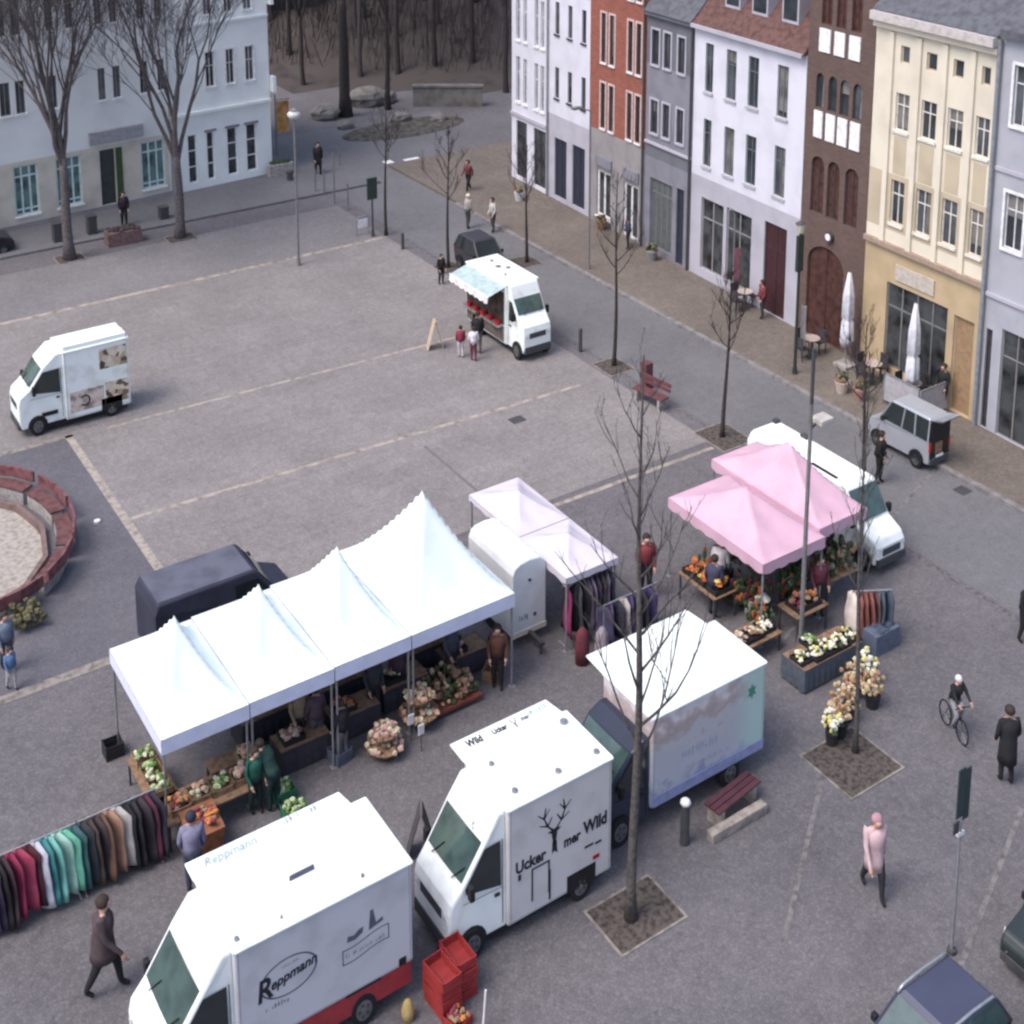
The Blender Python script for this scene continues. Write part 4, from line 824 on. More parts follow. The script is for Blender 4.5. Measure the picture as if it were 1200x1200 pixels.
# ================================================================= TREES
def bare_tree_mesh(seed, Ht, r0, fork, spread, depth=5, nf=4, twig=.006, up=.55, lead=True, sides=5, dens=1.0):
    """returns (trunk MB, crown MB): tapering trunk, ascending limbs, fine twigs"""
    rnd = random.Random(seed); T = MB(); C = MB()
    lean = Vector((rnd.uniform(-.02, .02), rnd.uniform(-.02, .02), 1))
    top = Ht*fork
    pts = [Vector((lean.x*z+.03*math.sin(z*1.3+seed), lean.y*z+.03*math.cos(z*1.1+seed), z)) for z in [top*k/6 for k in range(7)]]
    T.tube([pts[0]+Vector((0, 0, -.05))]+pts[1:], [r0*1.35]+[r0*(1-.3*k/6) for k in range(1, 7)], 9)
    def limb(p, d, L, r, lv):
        n = 4 if lv < 2 else 3
        path = [p]; q = p.copy(); dd = d.copy()
        for k in range(n):
            dd = (dd + Vector((rnd.uniform(-1, 1), rnd.uniform(-1, 1), rnd.uniform(-.5, 1)*up))*(.16+.05*lv)).normalized()
            q = q+dd*(L/n); path.append(q.copy())
        re = max(twig, r*.55)
        C.tube(path, [r+(re-r)*k/n for k in range(n+1)], sides if lv < 2 else 3, cap=False)
        if lv >= depth: return
        m = int((4 if lv < 2 else 3)*dens + rnd.random())
        for k in range(m):
            t = rnd.uniform(.3, 1.0) if k else 1.0
            i = min(n-1, int(t*n)); b0 = path[i].lerp(path[i+1], t*n-i) if i < n else path[-1]
            base = (path[i+1]-path[i]).normalized()
            ax = Vector((rnd.gauss(0, 1), rnd.gauss(0, 1), rnd.gauss(0, .5))); ax = (ax-base*ax.dot(base)).normalized()
            nd = (base*rnd.uniform(.9, 1.3)+ax*spread*rnd.uniform(.5, 1.0)+Vector((0, 0, up*.35))).normalized()
            limb(b0, nd, L*rnd.uniform(.5, .78), max(twig, re*(.95 if k == 0 else .7)), lv+1)
    for k in range(nf):
        a = 2*PI*(k+rnd.uniform(-.2, .2))/nf; s = spread*rnd.uniform(.45, .9)
        if lead and k == 0: s *= .12
        d = Vector((math.cos(a)*s, math.sin(a)*s, 1)).normalized()
        zz = top*(1-.14*rnd.random()) if k else top
        limb(Vector((pts[-1].x, pts[-1].y, zz-.02)) if k == 0 else Vector((pts[-2].x, pts[-2].y, zz)), d, Ht*(1-fork)*rnd.uniform(.42, .55)*(1.15 if (k == 0 and lead) else 1), r0*.62*(1 if k == 0 else .78), 1)
    return T, C
def tree(label, pos, meshes=None, m=None, group='bare street trees', rz=0, s=1.0, name='bare_tree', **k):
    e = thing(name, label, 'tree', (pos[0], pos[1], 0 if len(pos) < 3 else pos[2]), rz, group); e.scale = (s, s, s)
    if meshes is None:
        T, C = bare_tree_mesh(**k); a = T.build('trunk', m or bark, e, smooth=True); c = C.build('crown', m or bark, e); return e
    for nm, me in meshes: 
        o = bpy.data.objects.new(nm, me); col.objects.link(o); o.parent = e
    return e
def leader_tree_mesh(seed, Ht, r0, first, blen, nb=22, rise=1.5, twig=.005, nt=5, top_r=.012):
    """young bare tree: one straight leader with short ascending side branches"""
    rnd = random.Random(seed); T = MB(); C = MB(); sx_, sy_ = rnd.uniform(-.012, .012), rnd.uniform(-.012, .012)
    ax = lambda z: Vector((sx_*z+.05*math.sin(z*.8+seed), sy_*z+.05*math.cos(z*.7+seed), z))
    zt = Ht*.62; n = 12
    T.tube([ax(0)-Vector((0, 0, .05))]+[ax(zt*k/n) for k in range(1, n+1)], [r0*1.4]+[r0*(1-.55*k/n) for k in range(1, n+1)], 9)
    C.tube([ax(zt+(Ht-zt)*k/8) for k in range(9)], [r0*.45+(top_r-r0*.45)*k/8 for k in range(9)], 6)
    def br(p, d, L, r, lv):
        q = p.copy(); path = [q.copy()]; dd = d.copy()
        for k in range(5):
            dd = (dd+Vector((rnd.uniform(-.16, .16), rnd.uniform(-.16, .16), .13))).normalized(); q = q+dd*L/5; path.append(q.copy())
        C.tube(path, [max(twig, r*(1-.8*k/5)) for k in range(6)], 4 if lv == 0 else 3, cap=False)
        if lv < 2:
            for k in range(nt-lv*2):
                t = rnd.uniform(.2, .95)*5; i = min(4, int(t)); b0 = path[i].lerp(path[i+1], t-i); a = rnd.uniform(0, 2*PI)
                br(b0, (dd*1.1+Vector((math.cos(a)*.7, math.sin(a)*.7, .25))).normalized(), L*rnd.uniform(.25, .5), r*.45, lv+1)
    for k in range(nb):
        t = k/nb; z = Ht*(first+(1-first)*.95*t); a = k*2.4+rnd.uniform(-.5, .5); L = blen*(1-.72*t)*rnd.uniform(.7, 1.15)
        br(ax(z), Vector((math.cos(a), math.sin(a), rise*rnd.uniform(.7, 1.3))).normalized(), L, r0*.34*(1-.6*t), 0)
    return T, C
def leader_tree(label, pos, m, group, **k):
    e = thing('bare_tree', label, 'tree', (pos[0], pos[1], 0), 0, group); T, C = leader_tree_mesh(**k); T.build('trunk', m, e, smooth=True); C.build('crown', m, e); return e
p = G(82, 303); tree('leftmost big bare tree in front of the pale corner building', p, m=barkgrey, seed=3, Ht=14.5, r0=.23, fork=.31, spread=.30, depth=6, nf=6, twig=.0065, dens=1.15, up=.4, group='two big bare trees before the pale building')
p = G(212, 278); tree('second big bare tree, in front of the narrow shop windows of the pale building', p, m=barkgrey, seed=12, Ht=14.0, r0=.22, fork=.27, spread=.28, depth=6, nf=5, twig=.0065, dens=1.15, up=.4, group='two big bare trees before the pale building')
leader_tree('tall straight bare tree growing beside the printed truck, in the nearest tree pit', G(742, 1076), barkgrey2, 'bare trees among the stalls', seed=5, Ht=11.4, r0=.10, first=.29, blen=3.0, nb=20, rise=1.25, twig=.0045, nt=4)
leader_tree('slim bare tree in the square planting pit beside the flower stand', G(1000, 882), barkgrey2, 'bare trees among the stalls', seed=8, Ht=8.9, r0=.06, first=.42, blen=1.5, nb=20, rise=2.0, twig=.005, nt=4)
streets = [(526, 313, 6.2, 'slim bare street tree just left of the mint awning truck', 4), (616, 307, 5.2, 'slim bare street tree directly behind the mint awning truck', 15), (719, 429, 7.2, 'slim bare street tree beside the lone black bollard, right of the mint awning truck', 26),
           (848, 512, 5.9, 'slim bare street tree in its own pit above the pink tents', 37), (453, 275, 6.9, 'thin straight tree at the far corner of the square next to the notice board', 48), (1010, 562, 5.0, 'slim bare tree behind the long white van, near the silver compact van', 59)]
for x, y, Ht, lab, sd_ in streets:
    leader_tree(lab, G(x, y), bark2, 'slim street trees along the kerb', seed=sd_, Ht=Ht, r0=.075, first=.48, blen=1.9, nb=14, rise=.95, twig=.0055, nt=5)
# tree pits
for i, (x, y, hu, hv, nm) in enumerate(((745, 1072, .75, .55, 0), (998, 893, .78, .72, 0), (848, 512, .6, .7, 0), (719, 430, .5, .55, 0), (82, 303, .55, .45, 0), (212, 279, .6, .45, 0), (616, 307, .5, .55, 0), (526, 314, .5, .5, 0))):
    p = G(x, y); b = MB(); b.box(p.x-hu, p.x+hu, p.y-hv, p.y+hv, -.1, .012, 0); 
    for (a0, a1, c0, c1) in ((-hu-.05, hu+.05, -hv-.05, -hv), (-hu-.05, hu+.05, hv, hv+.05), (-hu-.05, -hu, -hv, hv), (hu, hu+.05, -hv, hv)): b.box(p.x+a0, p.x+a1, p.y+c0, p.y+c1, -.1, .02, 1)
    struct(b.build('tree_pit', [soil, seam2]))
# trees of the wooded slope
wood_meshes = []
for sd_ in range(6):
    T, C = bare_tree_mesh(100+sd_*7, 15+sd_*1.2, .20, .35, .45, depth=4, nf=5, twig=.022, dens=.95, sides=4)
    me = []
    for nm, q in (('trunk', T), ('crown', C)):
        o = q.build(nm, bark2 if sd_ % 2 else bark, None); me.append((nm, o.data)); bpy.data.objects.remove(o)
    wood_meshes.append(me)
rw = random.Random(5); spots = []
pos_words = []
for k in range(400):
    u, v = rw.uniform(24, 78), rw.uniform(66, 118); e_ = u*.62+v*.78-83.5
    if not (-1.5 < e_ < 34): continue
    x_, y_ = 0, 0
    cz = v*math.cos(YAW)+u*math.sin(YAW); cx = u*math.cos(YAW)-v*math.sin(YAW); px = 600+1590*cx/(cz*.98)
    if not (285 < px < 650): continue
    if any((u-a)**2+(v-c)**2 < 6 for a, c in spots): continue
    spots.append((u, v))
    if len(spots) > 62: break
for k, (u, v) in enumerate(spots):
    tree('bare tree among many standing on the dark wooded slope at the top of the photo', (u, v, bank(u, v)-.1), wood_meshes[k % 6], rz=rw.uniform(0, 6.28), s=rw.uniform(.75, 1.15), group='bare trees on the wooded slope')
p = G(405, 136); tree('thick dark trunked tree standing alone at the foot of the wooded slope', (p.x, p.y), m=bark2, seed=91, Ht=17, r0=.34, fork=.45, spread=.4, depth=5, nf=4, twig=.02, dens=.8, group='bare trees at the slope foot')
p = G(455, 128); tree('dark tree just right of the thick trunked one at the slope foot', (p.x, p.y), m=bark2, seed=92, Ht=14, r0=.16, fork=.42, spread=.5, depth=5, nf=5, twig=.016, dens=.85, group='bare trees at the slope foot')
b = MB()
for k in range(11000):      # undergrowth of the slope
    u, v = rw.uniform(24, 74), rw.uniform(68, 112); e_ = u*.62+v*.78-84.5
    if not (0 < e_ < 26): continue
    z = bank(u, v); h_ = rw.uniform(.8, 4.2); q = Vector((u+rw.uniform(-.9, .9)*h_*.4, v+rw.uniform(-.9, .9)*h_*.4, z+h_))
    w_ = rw.uniform(.012, .045); b.quad([(u-w_, v, z), (u+w_, v+w_, z), q, q+Vector((-.01, 0, 0))], rw.randrange(2))
b.build('undergrowth', [mat('grey_twigs', (.10, .09, .09), .95), mat('brown_twigs', (.07, .058, .055), .95)])['kind'] = 'stuff'
# low walls and pale stones at the foot of the slope
stone = mat('pale_stone', (.17, .158, .15), .9, .2, 2, .3)
def at(nm, x, y, label, cat, group=None): q = G(x, y); return thing(nm, label, cat, (q.x, q.y, 0), 0, group)
e = at('stone_wall', 525, 124, 'low pale stone wall with a light coping at the foot of the wooded slope', 'wall'); e.rotation_euler = (0, 0, R(-34))
b = MB(); b.box(-2.1, 2.1, -.2, .2, 0, 1.2); b.build('wall_body', stone, e); b = MB(); b.box(-2.15, 2.15, -.26, .26, 1.2, 1.32); b.build('coping', stone, e)
for k, (x, y, r_, lab) in enumerate(((382, 138, 1.0, 'pale grey rock beside the thick dark tree trunk'), (430, 122, 1.3, 'large pale rock to the right of the thick dark tree trunk'), (448, 120, .9, 'pale rock in front of the slim dark tree at the slope foot'), (470, 142, .7, 'small pale rock between the dark trees and the stone wall'), (513, 142, .6, 'lowest pale rock just below the stone wall'), (405, 150, .55, 'small pale rock nearest the grass island'))):
    q = G(x, y); b = MB(); b.blob((0, 0, r_*.3), (r_, r_*.8, r_*.55), 0, 7, .18); tag(b.build('rock', stone, loc=(q.x, q.y, 0)), lab, 'rock', 'pale rocks at the slope foot')
for x, y, wd in ((483, 187, .9), (515, 184, .7), (455, 190, .5)):
    q = G(x, y); struct(sheet('road_marking', [(q.x-wd/2, q.y-.25), (q.x+wd/2, q.y-.25), (q.x+wd/2, q.y+.25), (q.x-wd/2, q.y+.25)], framew, .009))

# ================================================================= PEOPLE
def person_rig(H, pose, wf=.78):
    P = lambda x, y, z: Vector((x*H, y*H*wf*1.15, z*H))
    st = {'walk': (.13, .10), 'stand': (.015, .0), 'stroll': (.07, .05), 'bend': (.02, 0), 'ride': (0, 0), 'sit': (0, 0)}[pose]
    a, arm = st
    V = {}; E_ = []
    if pose == 'bend': tor = [(.0, 0, .53), (.04, 0, .62), (.13, 0, .72), (.19, 0, .79), (.22, 0, .82), (.24, 0, .845), (.27, 0, .88)]
    else:
        dz = -.22 if pose == 'sit' else 0; ln = .02 if pose != 'ride' else .07
        tor = [(0, 0, .53+dz), (ln*.3, 0, .62+dz), (ln*.8, 0, .735+dz), (ln, 0, .825+dz), (ln+.005, 0, .86+dz), (ln+.012, 0, .905+dz), (ln+.014, 0, .955+dz)]
    nm = ['pelvis', 'spine', 'chest', 'neck', 'chin', 'head', 'crown_']
    rad = [.082, .074, .090, .036, .044, .060, .046]
    for n_, p_, r_ in zip(nm, tor, rad): V[n_] = (P(*p_), r_*H)
    E_ += list(zip(nm, nm[1:]))
    V['nose'] = (V['head'][0]+Vector((.062*H, 0, -.004*H)), .012*H); E_.append(('head', 'nose'))
    c = tor[2]; n3 = tor[3]
    for s, sd_ in ((1, 'l'), (-1, 'r')):
        ph = s
        V['sho'+sd_] = (P(n3[0]-.01, s*.105, n3[2]-.025), .042*H)
        if pose == 'walk' or pose == 'stroll':
            el_ = P(n3[0]-.02-ph*arm*.5, s*.135, n3[2]-.19); wr_ = P(n3[0]+.05-ph*arm*1.1, s*.135, n3[2]-.335); hd = P(n3[0]+.065-ph*arm*1.2, s*.13, n3[2]-.385)
        elif pose in ('bend',): el_ = P(n3[0]+.06, s*.12, n3[2]-.17); wr_ = P(n3[0]+.16, s*.10, n3[2]-.28); hd = P(n3[0]+.19, s*.10, n3[2]-.32)
        elif pose in ('ride', 'sit'): el_ = P(n3[0]+.09, s*.13, n3[2]-.15); wr_ = P(n3[0]+.21, s*.12, n3[2]-.22); hd = P(n3[0]+.25, s*.12, n3[2]-.23)
        else: el_ = P(n3[0]-.01, s*.14, n3[2]-.19); wr_ = P(n3[0]+.07, s*.12, n3[2]-.32); hd = P(n3[0]+.10, s*.115, n3[2]-.36)
        V['elb'+sd_] = (el_, .030*H); V['wri'+sd_] = (wr_, .021*H); V['hand'+sd_] = (hd, .022*H)
        E_ += [('chest', 'sho'+sd_), ('sho'+sd_, 'elb'+sd_), ('elb'+sd_, 'wri'+sd_), ('wri'+sd_, 'hand'+sd_)]
        pz = tor[0]
        V['hip'+sd_] = (P(pz[0], s*.052, pz[2]-.045), .062*H)
        if pose == 'sit': kn = P(.22, s*.07, .29); an = P(.22, s*.07, .045); to = P(.30, s*.075, .022)
        elif pose == 'ride':
            up_ = .06*ph; kn = P(.18, s*.06, .38+up_); an = P(.07, s*.06, .15+up_); to = P(.15, s*.06, .12+up_)
        else:
            kn = P(ph*a*.62+.02, s*.055, .285); an = P(ph*a-(.03 if ph < 0 else 0), s*.055, .045+(.03 if (ph < 0 and a > .06) else 0)); to = an+Vector((.075*H, 0, -.025*H if ph > 0 or a < .06 else -.045*H))
        V['kne'+sd_] = (kn, .043*H); V['ank'+sd_] = (an, .026*H); V['toe'+sd_] = (to, .020*H)
        E_ += [('pelvis', 'hip'+sd_), ('hip'+sd_, 'kne'+sd_), ('kne'+sd_, 'ank'+sd_), ('ank'+sd_, 'toe'+sd_)]
    return V, E_
PEOPLE = []
def person(label, pos, H, face, pose='stand', coat=(.03, .03, .035), legs=(.03, .03, .04), hair=(.04, .03, .025), coat_len=.42, hat=None, extra=None, z=0, group=None):
    PEOPLE.append(dict(label=label, pos=pos, H=H, face=face, pose=pose, coat=coat, legs=legs, hair=hair, coat_len=coat_len, hat=hat, extra=extra, z=z, group=group))
def cmat(c): 
    n_ = 'cloth_%02d_%02d_%02d' % tuple(int(x*99) for x in c); return mat(n_, c, .85, .12, 5)
def build_people():
    tmp = []
    for d in PEOPLE:
        V, E_ = person_rig(d['H'], d['pose']); names = list(V); me = bpy.data.meshes.new('body')
        me.from_pydata([V[n_][0] for n_ in names], [(names.index(a), names.index(c)) for a, c in E_], [])
        o = bpy.data.objects.new('rig', me); col.objects.link(o)
        o.modifiers.new('skin', 'SKIN'); s2 = o.modifiers.new('sub', 'SUBSURF'); s2.levels = 1; s2.render_levels = 1
        for i, n_ in enumerate(names):
            sv = me.skin_vertices[0].data[i]; r_ = V[n_][1]; sv.radius = (r_, r_*(1.0)); sv.use_root = (n_ == 'pelvis')
            if n_ in ('pelvis', 'spine', 'chest'): sv.radius = (r_*1.15, r_*.95)
        tmp.append((d, V, o))
    bpy.context.view_layer.update(); dg = bpy.context.evaluated_depsgraph_get()
    done = [(d, V, o, bpy.data.meshes.new_from_object(o.evaluated_get(dg))) for d, V, o in tmp]
    for d, V, o, me in done:
        rg = o.data; bpy.data.objects.remove(o); bpy.data.meshes.remove(rg)
        H = d['H']; me.name = 'body'; me.materials.clear()
        for m_ in (cmat(d['coat']), cmat(d['legs']), skin, cmat((.02, .018, .018))): me.materials.append(m_)
        segs = [('pelvis', 'spine', 0), ('spine', 'chest', 0), ('chest', 'neck', 0), ('neck', 'chin', 2), ('chin', 'head', 2), ('head', 'crown_', 2)]
        for s in 'lr': segs += [('sho'+s, 'elb'+s, 0), ('elb'+s, 'wri'+s, 0), ('wri'+s, 'hand'+s, 2), ('hip'+s, 'kne'+s, 1), ('kne'+s, 'ank'+s, 1), ('ank'+s, 'toe'+s, 3), ('pelvis', 'hip'+s, 1)]
        for pl_ in me.polygons:
            c = pl_.center; best = 9e9; bi = 0
            for a, b_, mi in segs:
                A_, B_ = V[a][0], V[b_][0]; ab = B_-A_; t = max(0, min(1, (c-A_).dot(ab)/ab.length_squared)); dd = (c-(A_+ab*t)).length - .6*(V[a][1]*(1-t)+V[b_][1]*t)
                if dd < best: best = dd; bi = mi
            pl_.material_index = bi; pl_.use_smooth = True
        # five fingers on each hand, rooted in the palm
        b = MB()
        for s, sg in (('l', 1), ('r', -1)):
            hd = V['hand'+s][0]; dr = (hd-V['wri'+s][0]).normalized(); sd_ = Vector((0, 1, 0)); ff = dr.cross(sd_).normalized()
            for k, ln in enumerate((.036, .042, .039, .03)):
                r0 = hd+ff*((k-1.5)*.0105*H); b.tube([r0, r0+dr*ln*.5*H, r0+dr*ln*H-sd_*sg*.012*H], [.0058*H, .0052*H, .004*H], 5)
            t0 = hd-dr*.01*H-ff*.016*H; b.tube([t0, t0-ff*.012*H+dr*.012*H, t0-ff*.014*H+dr*.028*H-sd_*sg*.006*H], [.0065*H, .006*H, .0045*H], 5)
        nv = len(me.vertices)
        bm_me = bpy.data.meshes.new('f'); bm_me.from_pydata(b.v, [], b.f)
        import bmesh
        bm = bmesh.new(); bm.from_mesh(me); n0 = len(bm.faces); bm.from_mesh(bm_me); bm.faces.ensure_lookup_table()
        for f_ in bm.faces[n0:]: f_.material_index = 2; f_.smooth = True
        bm.to_mesh(me); bm.free(); bpy.data.meshes.remove(bm_me)
        e = thing('person', d['label'], 'person', (d['pos'][0], d['pos'][1], d['z']), d['face'], d['group'])
        o = bpy.data.objects.new('body', me); col.objects.link(o); o.parent = e
        # hair or hat
        hc = V['head'][0]; b = MB(); r_ = .062*H
        b.blob((hc.x-.012*H, hc.y, hc.z+.018*H), (r_*1.02, r_*1.0, r_*.98), 0, 7, .03)
        b.build('hair' if not d['hat'] else 'hat', cmat(d['hat'] or d['hair']), e, smooth=True)
        # eyes and mouth
        b = MB()
        for s in (-1, 1): b.blob((hc.x+.050*H, hc.y+s*.02*H, hc.z-.0*H), .006*H, 0, 4, 0)
        b.box(hc.x+.046*H, hc.x+.054*H, hc.y-.014*H, hc.y+.014*H, hc.z-.036*H, hc.z-.031*H, 1); b.build('face_features', [ink, cmat((.35, .12, .1))], e) if False else None
        # coat shell around the trunk
        if d['coat_len']:
            b = MB(); top_, bot = V['neck'][0], V['pelvis'][0]
            cl = d['coat_len']; rs = []
            cen = [V['neck'][0]+Vector((0, 0, -.012*H)), V['chest'][0]+Vector((-.005*H, 0, .03*H)), V['chest'][0]-Vector((0, 0, .05*H)), V['spine'][0], V['pelvis'][0]+Vector((0, 0, .0))]
            rr = [(.045, .055), (.088, .125), (.092, .112), (.088, .100), (.098, .108)]
            if d['pose'] not in ('sit', 'ride', 'bend') and cl > .42:
                ex = cl-.42; cen.append(V['pelvis'][0]-Vector((0, 0, ex*.5*H))); rr.append((.108, .112)); cen.append(V['pelvis'][0]-Vector((0, 0, ex*H))); rr.append((.118, .118))
            for c, (rx, ry) in zip(cen, rr):
                rs.append([(c.x+rx*H*math.cos(t)*(1+.04*math.sin(5*t)), c.y+ry*H*.9*math.sin(t)*(1+.04*math.cos(4*t)), c.z) for t in [2*PI*k/16 for k in range(16)]])
            b.rings(rs); b.build('coat', cmat(d['coat']), e, smooth=True)
        if d['extra']: d['extra'](e, V, H)
def bag(colr, side='r'):
    def f(e, V, H):
        h_ = V['hand'+side][0]; b = MB(); b.box(h_.x-.09*H, h_.x+.09*H, h_.y-.03*H, h_.y+.03*H, h_.z-.20*H, h_.z-.04*H); b.tube([(h_.x-.05*H, h_.y, h_.z-.04*H), (h_.x, h_.y, h_.z+.01*H), (h_.x+.05*H, h_.y, h_.z-.04*H)], .006*H, 4)
        o = b.build('shopping_bag', cmat(colr), None, bevel=.01); o.matrix_world = Matrix.Translation(e.location) @ Matrix.Rotation(e.rotation_euler.z, 4, 'Z')
        tag(o, 'bag hanging from the hand of the ' + e['label'].split(' in ')[0][:60], 'bag'); o['label'] = 'white carrier bag held by the person ' + f.where
    f.where = 'walking'
    return f
toc = lambda x, y: math.atan2(-y, -x)
g_ = G
p = g_(124, 1163); person('person in a brown-grey coat walking left of the big sales truck, below the clothes rack', p, 2.05, R(-25), 'walk', (.075, .055, .06), (.018, .018, .022), coat_len=.58)
p = g_(228, 1048); person('person in a lavender top and dark cap between clothes rack and big sales truck', p, 1.85, R(70), 'stand', (.20, .20, .30), (.05, .05, .08), hat=(.03, .03, .05))
p = g_(1178, 917); person('person in a long black coat at the right edge seen from behind', p, 1.88, R(60), 'stand', (.018, .015, .025), (.015, .015, .02), coat_len=.66)
p = g_(1022, 1047); person('person in pale pink coat and pink hat with black trousers walking towards the street sign', p, 1.84, R(-115), 'walk', (.50, .36, .38), (.03, .03, .035), hat=(.42, .24, .27), coat_len=.60)
p = g_(549, 225); person('person in dark red jacket crossing the street far behind the mint awning truck', p, 1.70, R(200), 'walk', (.13, .04, .045), (.02, .02, .025))
p = g_(373, 206); person('distant person in black between the far bollards and the corner building', p, 1.85, R(-100), 'stroll', (.015, .015, .018), (.015, .015, .018), coat_len=.6)
p = g_(163, 234); person('person in black standing against the pale building right of its door', p, 1.6, R(-90), 'stand', (.012, .012, .014), (.012, .012, .014))
p = g_(146, 266); person('person in dark clothes standing at the planter before the building door', p, 1.75, R(-100), 'stand', (.03, .02, .03), (.02, .02, .03))
p = g_(756, 700); person('person in a wine red jacket beside the clothes stall, seen through the bare branches', p, 1.9, R(-120), 'stand', (.17, .035, .04), (.03, .025, .03))
p = g_(583, 806); person('person in brown jacket holding something white at the right end of the marquee', p, 1.75, R(-120), 'stand', (.11, .05, .04), (.02, .02, .025))
p = g_(402, 892); person('customer in black with a white bag in front of the white marquee', p, 1.55, R(110), 'stand', (.02, .02, .025), (.14, .14, .15))
p = g_(372, 880); person('customer in plum jacket under the front edge of the white marquee', p, 1.65, R(90), 'stand', (.10, .065, .085), (.10, .10, .12))
p = g_(352, 878); person('stallholder in beige standing among crates under the white marquee', p, 1.7, R(-90), 'stand', (.28, .21, .15), (.04, .035, .04))
p = g_(438, 842); person('stallholder in dark grey inside the second marquee', p, 1.7, R(-90), 'stand', (.05, .05, .06), (.03, .03, .035))
p = g_(468, 822); person('customer in dark plum under the front of the third marquee', p, 1.65, R(80), 'stand', (.08, .05, .07), (.03, .03, .04))
p = g_(528, 800); person('stallholder in blue-grey inside the tallest marquee', p, 1.7, R(-70), 'stand', (.07, .08, .11), (.03, .03, .04))
p = g_(300, 952); person('stallholder in a dark green apron at the vegetable crates', p, 1.6, R(-80), 'stand', (.02, .10, .075), (.015, .03, .03))
p = g_(322, 950); person('customer in dark green bending towards the vegetable crates', p, 1.65, R(110), 'bend', (.02, .05, .045), (.01, .03, .03))
p = g_(1104, 484); person('person in black standing between cream house doorway and white parasol', p, 1.7, R(180), 'stand', (.012, .012, .015), (.012, .012, .015), z=.11)
p = g_(1029, 566); person('person in black standing at the far side of the long white van', p, 1.75, R(-60), 'stand', (.014, .014, .017), (.014, .014, .017))
p = g_(540, 419); person('person in a dark red jacket and white trousers in the group at the serving counter', p, 1.25, R(60), 'stand', (.22, .03, .06), (.5, .45, .48))
p = g_(555, 423); person('person in a white jacket in the group at the serving counter', p, 1.35, R(60), 'stand', (.62, .58, .62), (.14, .03, .05))
p = g_(560, 414); person('person in black hidden between the white jacket and the serving counter', p, 1.65, R(60), 'stand', (.02, .02, .025), (.1, .1, .1), coat_len=.42)
p = g_(517, 333); person('person in black standing left of the street tree by the mint awning', p, 1.35, R(-90), 'stand', (.015, .015, .018), (.015, .015, .018))
p = g_(14, 808); person('child in blue and white at the left edge beside the ring of benches', p, 1.15, R(-70), 'stroll', (.10, .18, .32), (.34, .33, .36))
p = g_(9, 785); person('adult in blue-grey beside the child at the left edge', p, 1.6, R(-80), 'stroll', (.16, .20, .26), (.06, .07, .10))
p = g_(1199, 752); person('person in black cut off by the right edge, level with the flower table', p, 1.75, R(-90), 'stand', (.015, .015, .018), (.015, .015, .018))
p = g_(835, 722); person('customer in dark blue in front of the pink tents', p, 1.75, R(30), 'stand', (.05, .05, .09), (.04, .04, .05))
p = g_(842, 700); person('customer in white coat beside the orange flowers under the pink tent', p, 1.7, R(30), 'stand', (.62, .58, .6), (.05, .04, .05))
p = g_(958, 720); person('stallholder in wine red behind the flower table', p, 1.75, R(-110), 'stand', (.12, .035, .05), (.03, .03, .035))
p = g_(548, 268); person('person with a pale hat behind the parked dark grey estate car', p, 1.7, R(0), 'stand', (.32, .30, .28), (.05, .05, .05), hat=(.62, .58, .5))
p = g_(578, 272); person('person in a pale jacket at the nose of the dark grey estate car', p, 1.7, R(180), 'stand', (.42, .40, .38), (.05, .05, .05))
p = g_(1116, 858); BIKE = (p.x, p.y); person('cyclist in black with a white helmet riding towards the flower stand', (p.x, p.y), 1.36, R(-108), 'ride', (.02, .02, .022), (.25, .25, .27), hat=(.62, .62, .64), z=.18)
p = g_(1090, 452); person('café guest in grey sitting at a table between the parasols', p, 1.6, R(100), 'sit', (.12, .12, .14), (.05, .05, .06), z=.11)
p = g_(893, 376); person('person in dark red standing in front of the dark red doorway', p, 1.6, R(160), 'stand', (.16, .04, .05), (.04, .04, .05), z=.11)
p = g_(736, 294); person('person in blue-black by the entrance of the red brick house', p, 1.5, R(160), 'stand', (.05, .05, .09), (.03, .03, .04), z=.11)
build_people()
# the bicycle
e = thing('bicycle', 'dark bicycle ridden by the cyclist with the white helmet', 'bicycle', (BIKE[0], BIKE[1], 0), R(-108)); e.scale = (.84, .84, .84)
for x in (-.36, .42):
    b = MB(); n = 24
    for k in range(n): b.tube([(x+.27*math.cos(2*PI*k/n), 0, .33+.33*math.sin(2*PI*k/n)), (x+.27*math.cos(2*PI*(k+1)/n), 0, .33+.33*math.sin(2*PI*(k+1)/n))], .022, 5)
    for k in range(8): b.tube([(x, 0, .33), (x+.26*math.cos(PI*k/4), 0, .33+.32*math.sin(PI*k/4))], .005, 3, 1)
    b.build('wheel', [rubber, chrome], e)
b = MB(); b.tube([(-.36, 0, .33), (-.02, 0, .30), (-.14, 0, .78), (.33, 0, .80), (-.02, 0, .30)], .018, 5); b.tube([(-.36, 0, .33), (-.14, 0, .72)], .014, 5); b.tube([(.42, 0, .33), (.31, 0, .98)], .016, 5); b.build('bicycle_frame', darksteel, e)
b = MB(); b.tube([(.36, -.22, 1.0), (.31, 0, .99), (.36, .22, 1.0)], .016, 5); b.build('handlebar', black, e); b = MB(); b.blob((-.16, 0, .86), (.12, .06, .035), 0, 5, 0); b.build('saddle', black, e)
b = MB(); b.cyl(-.02, 0, .30, .31, .02, 6); b.tube([(-.02, .06, .30), (.08, .07, .22)], .012, 4); b.tube([(-.02, -.06, .30), (-.12, -.07, .38)], .012, 4); b.build('pedals', darksteel, e)

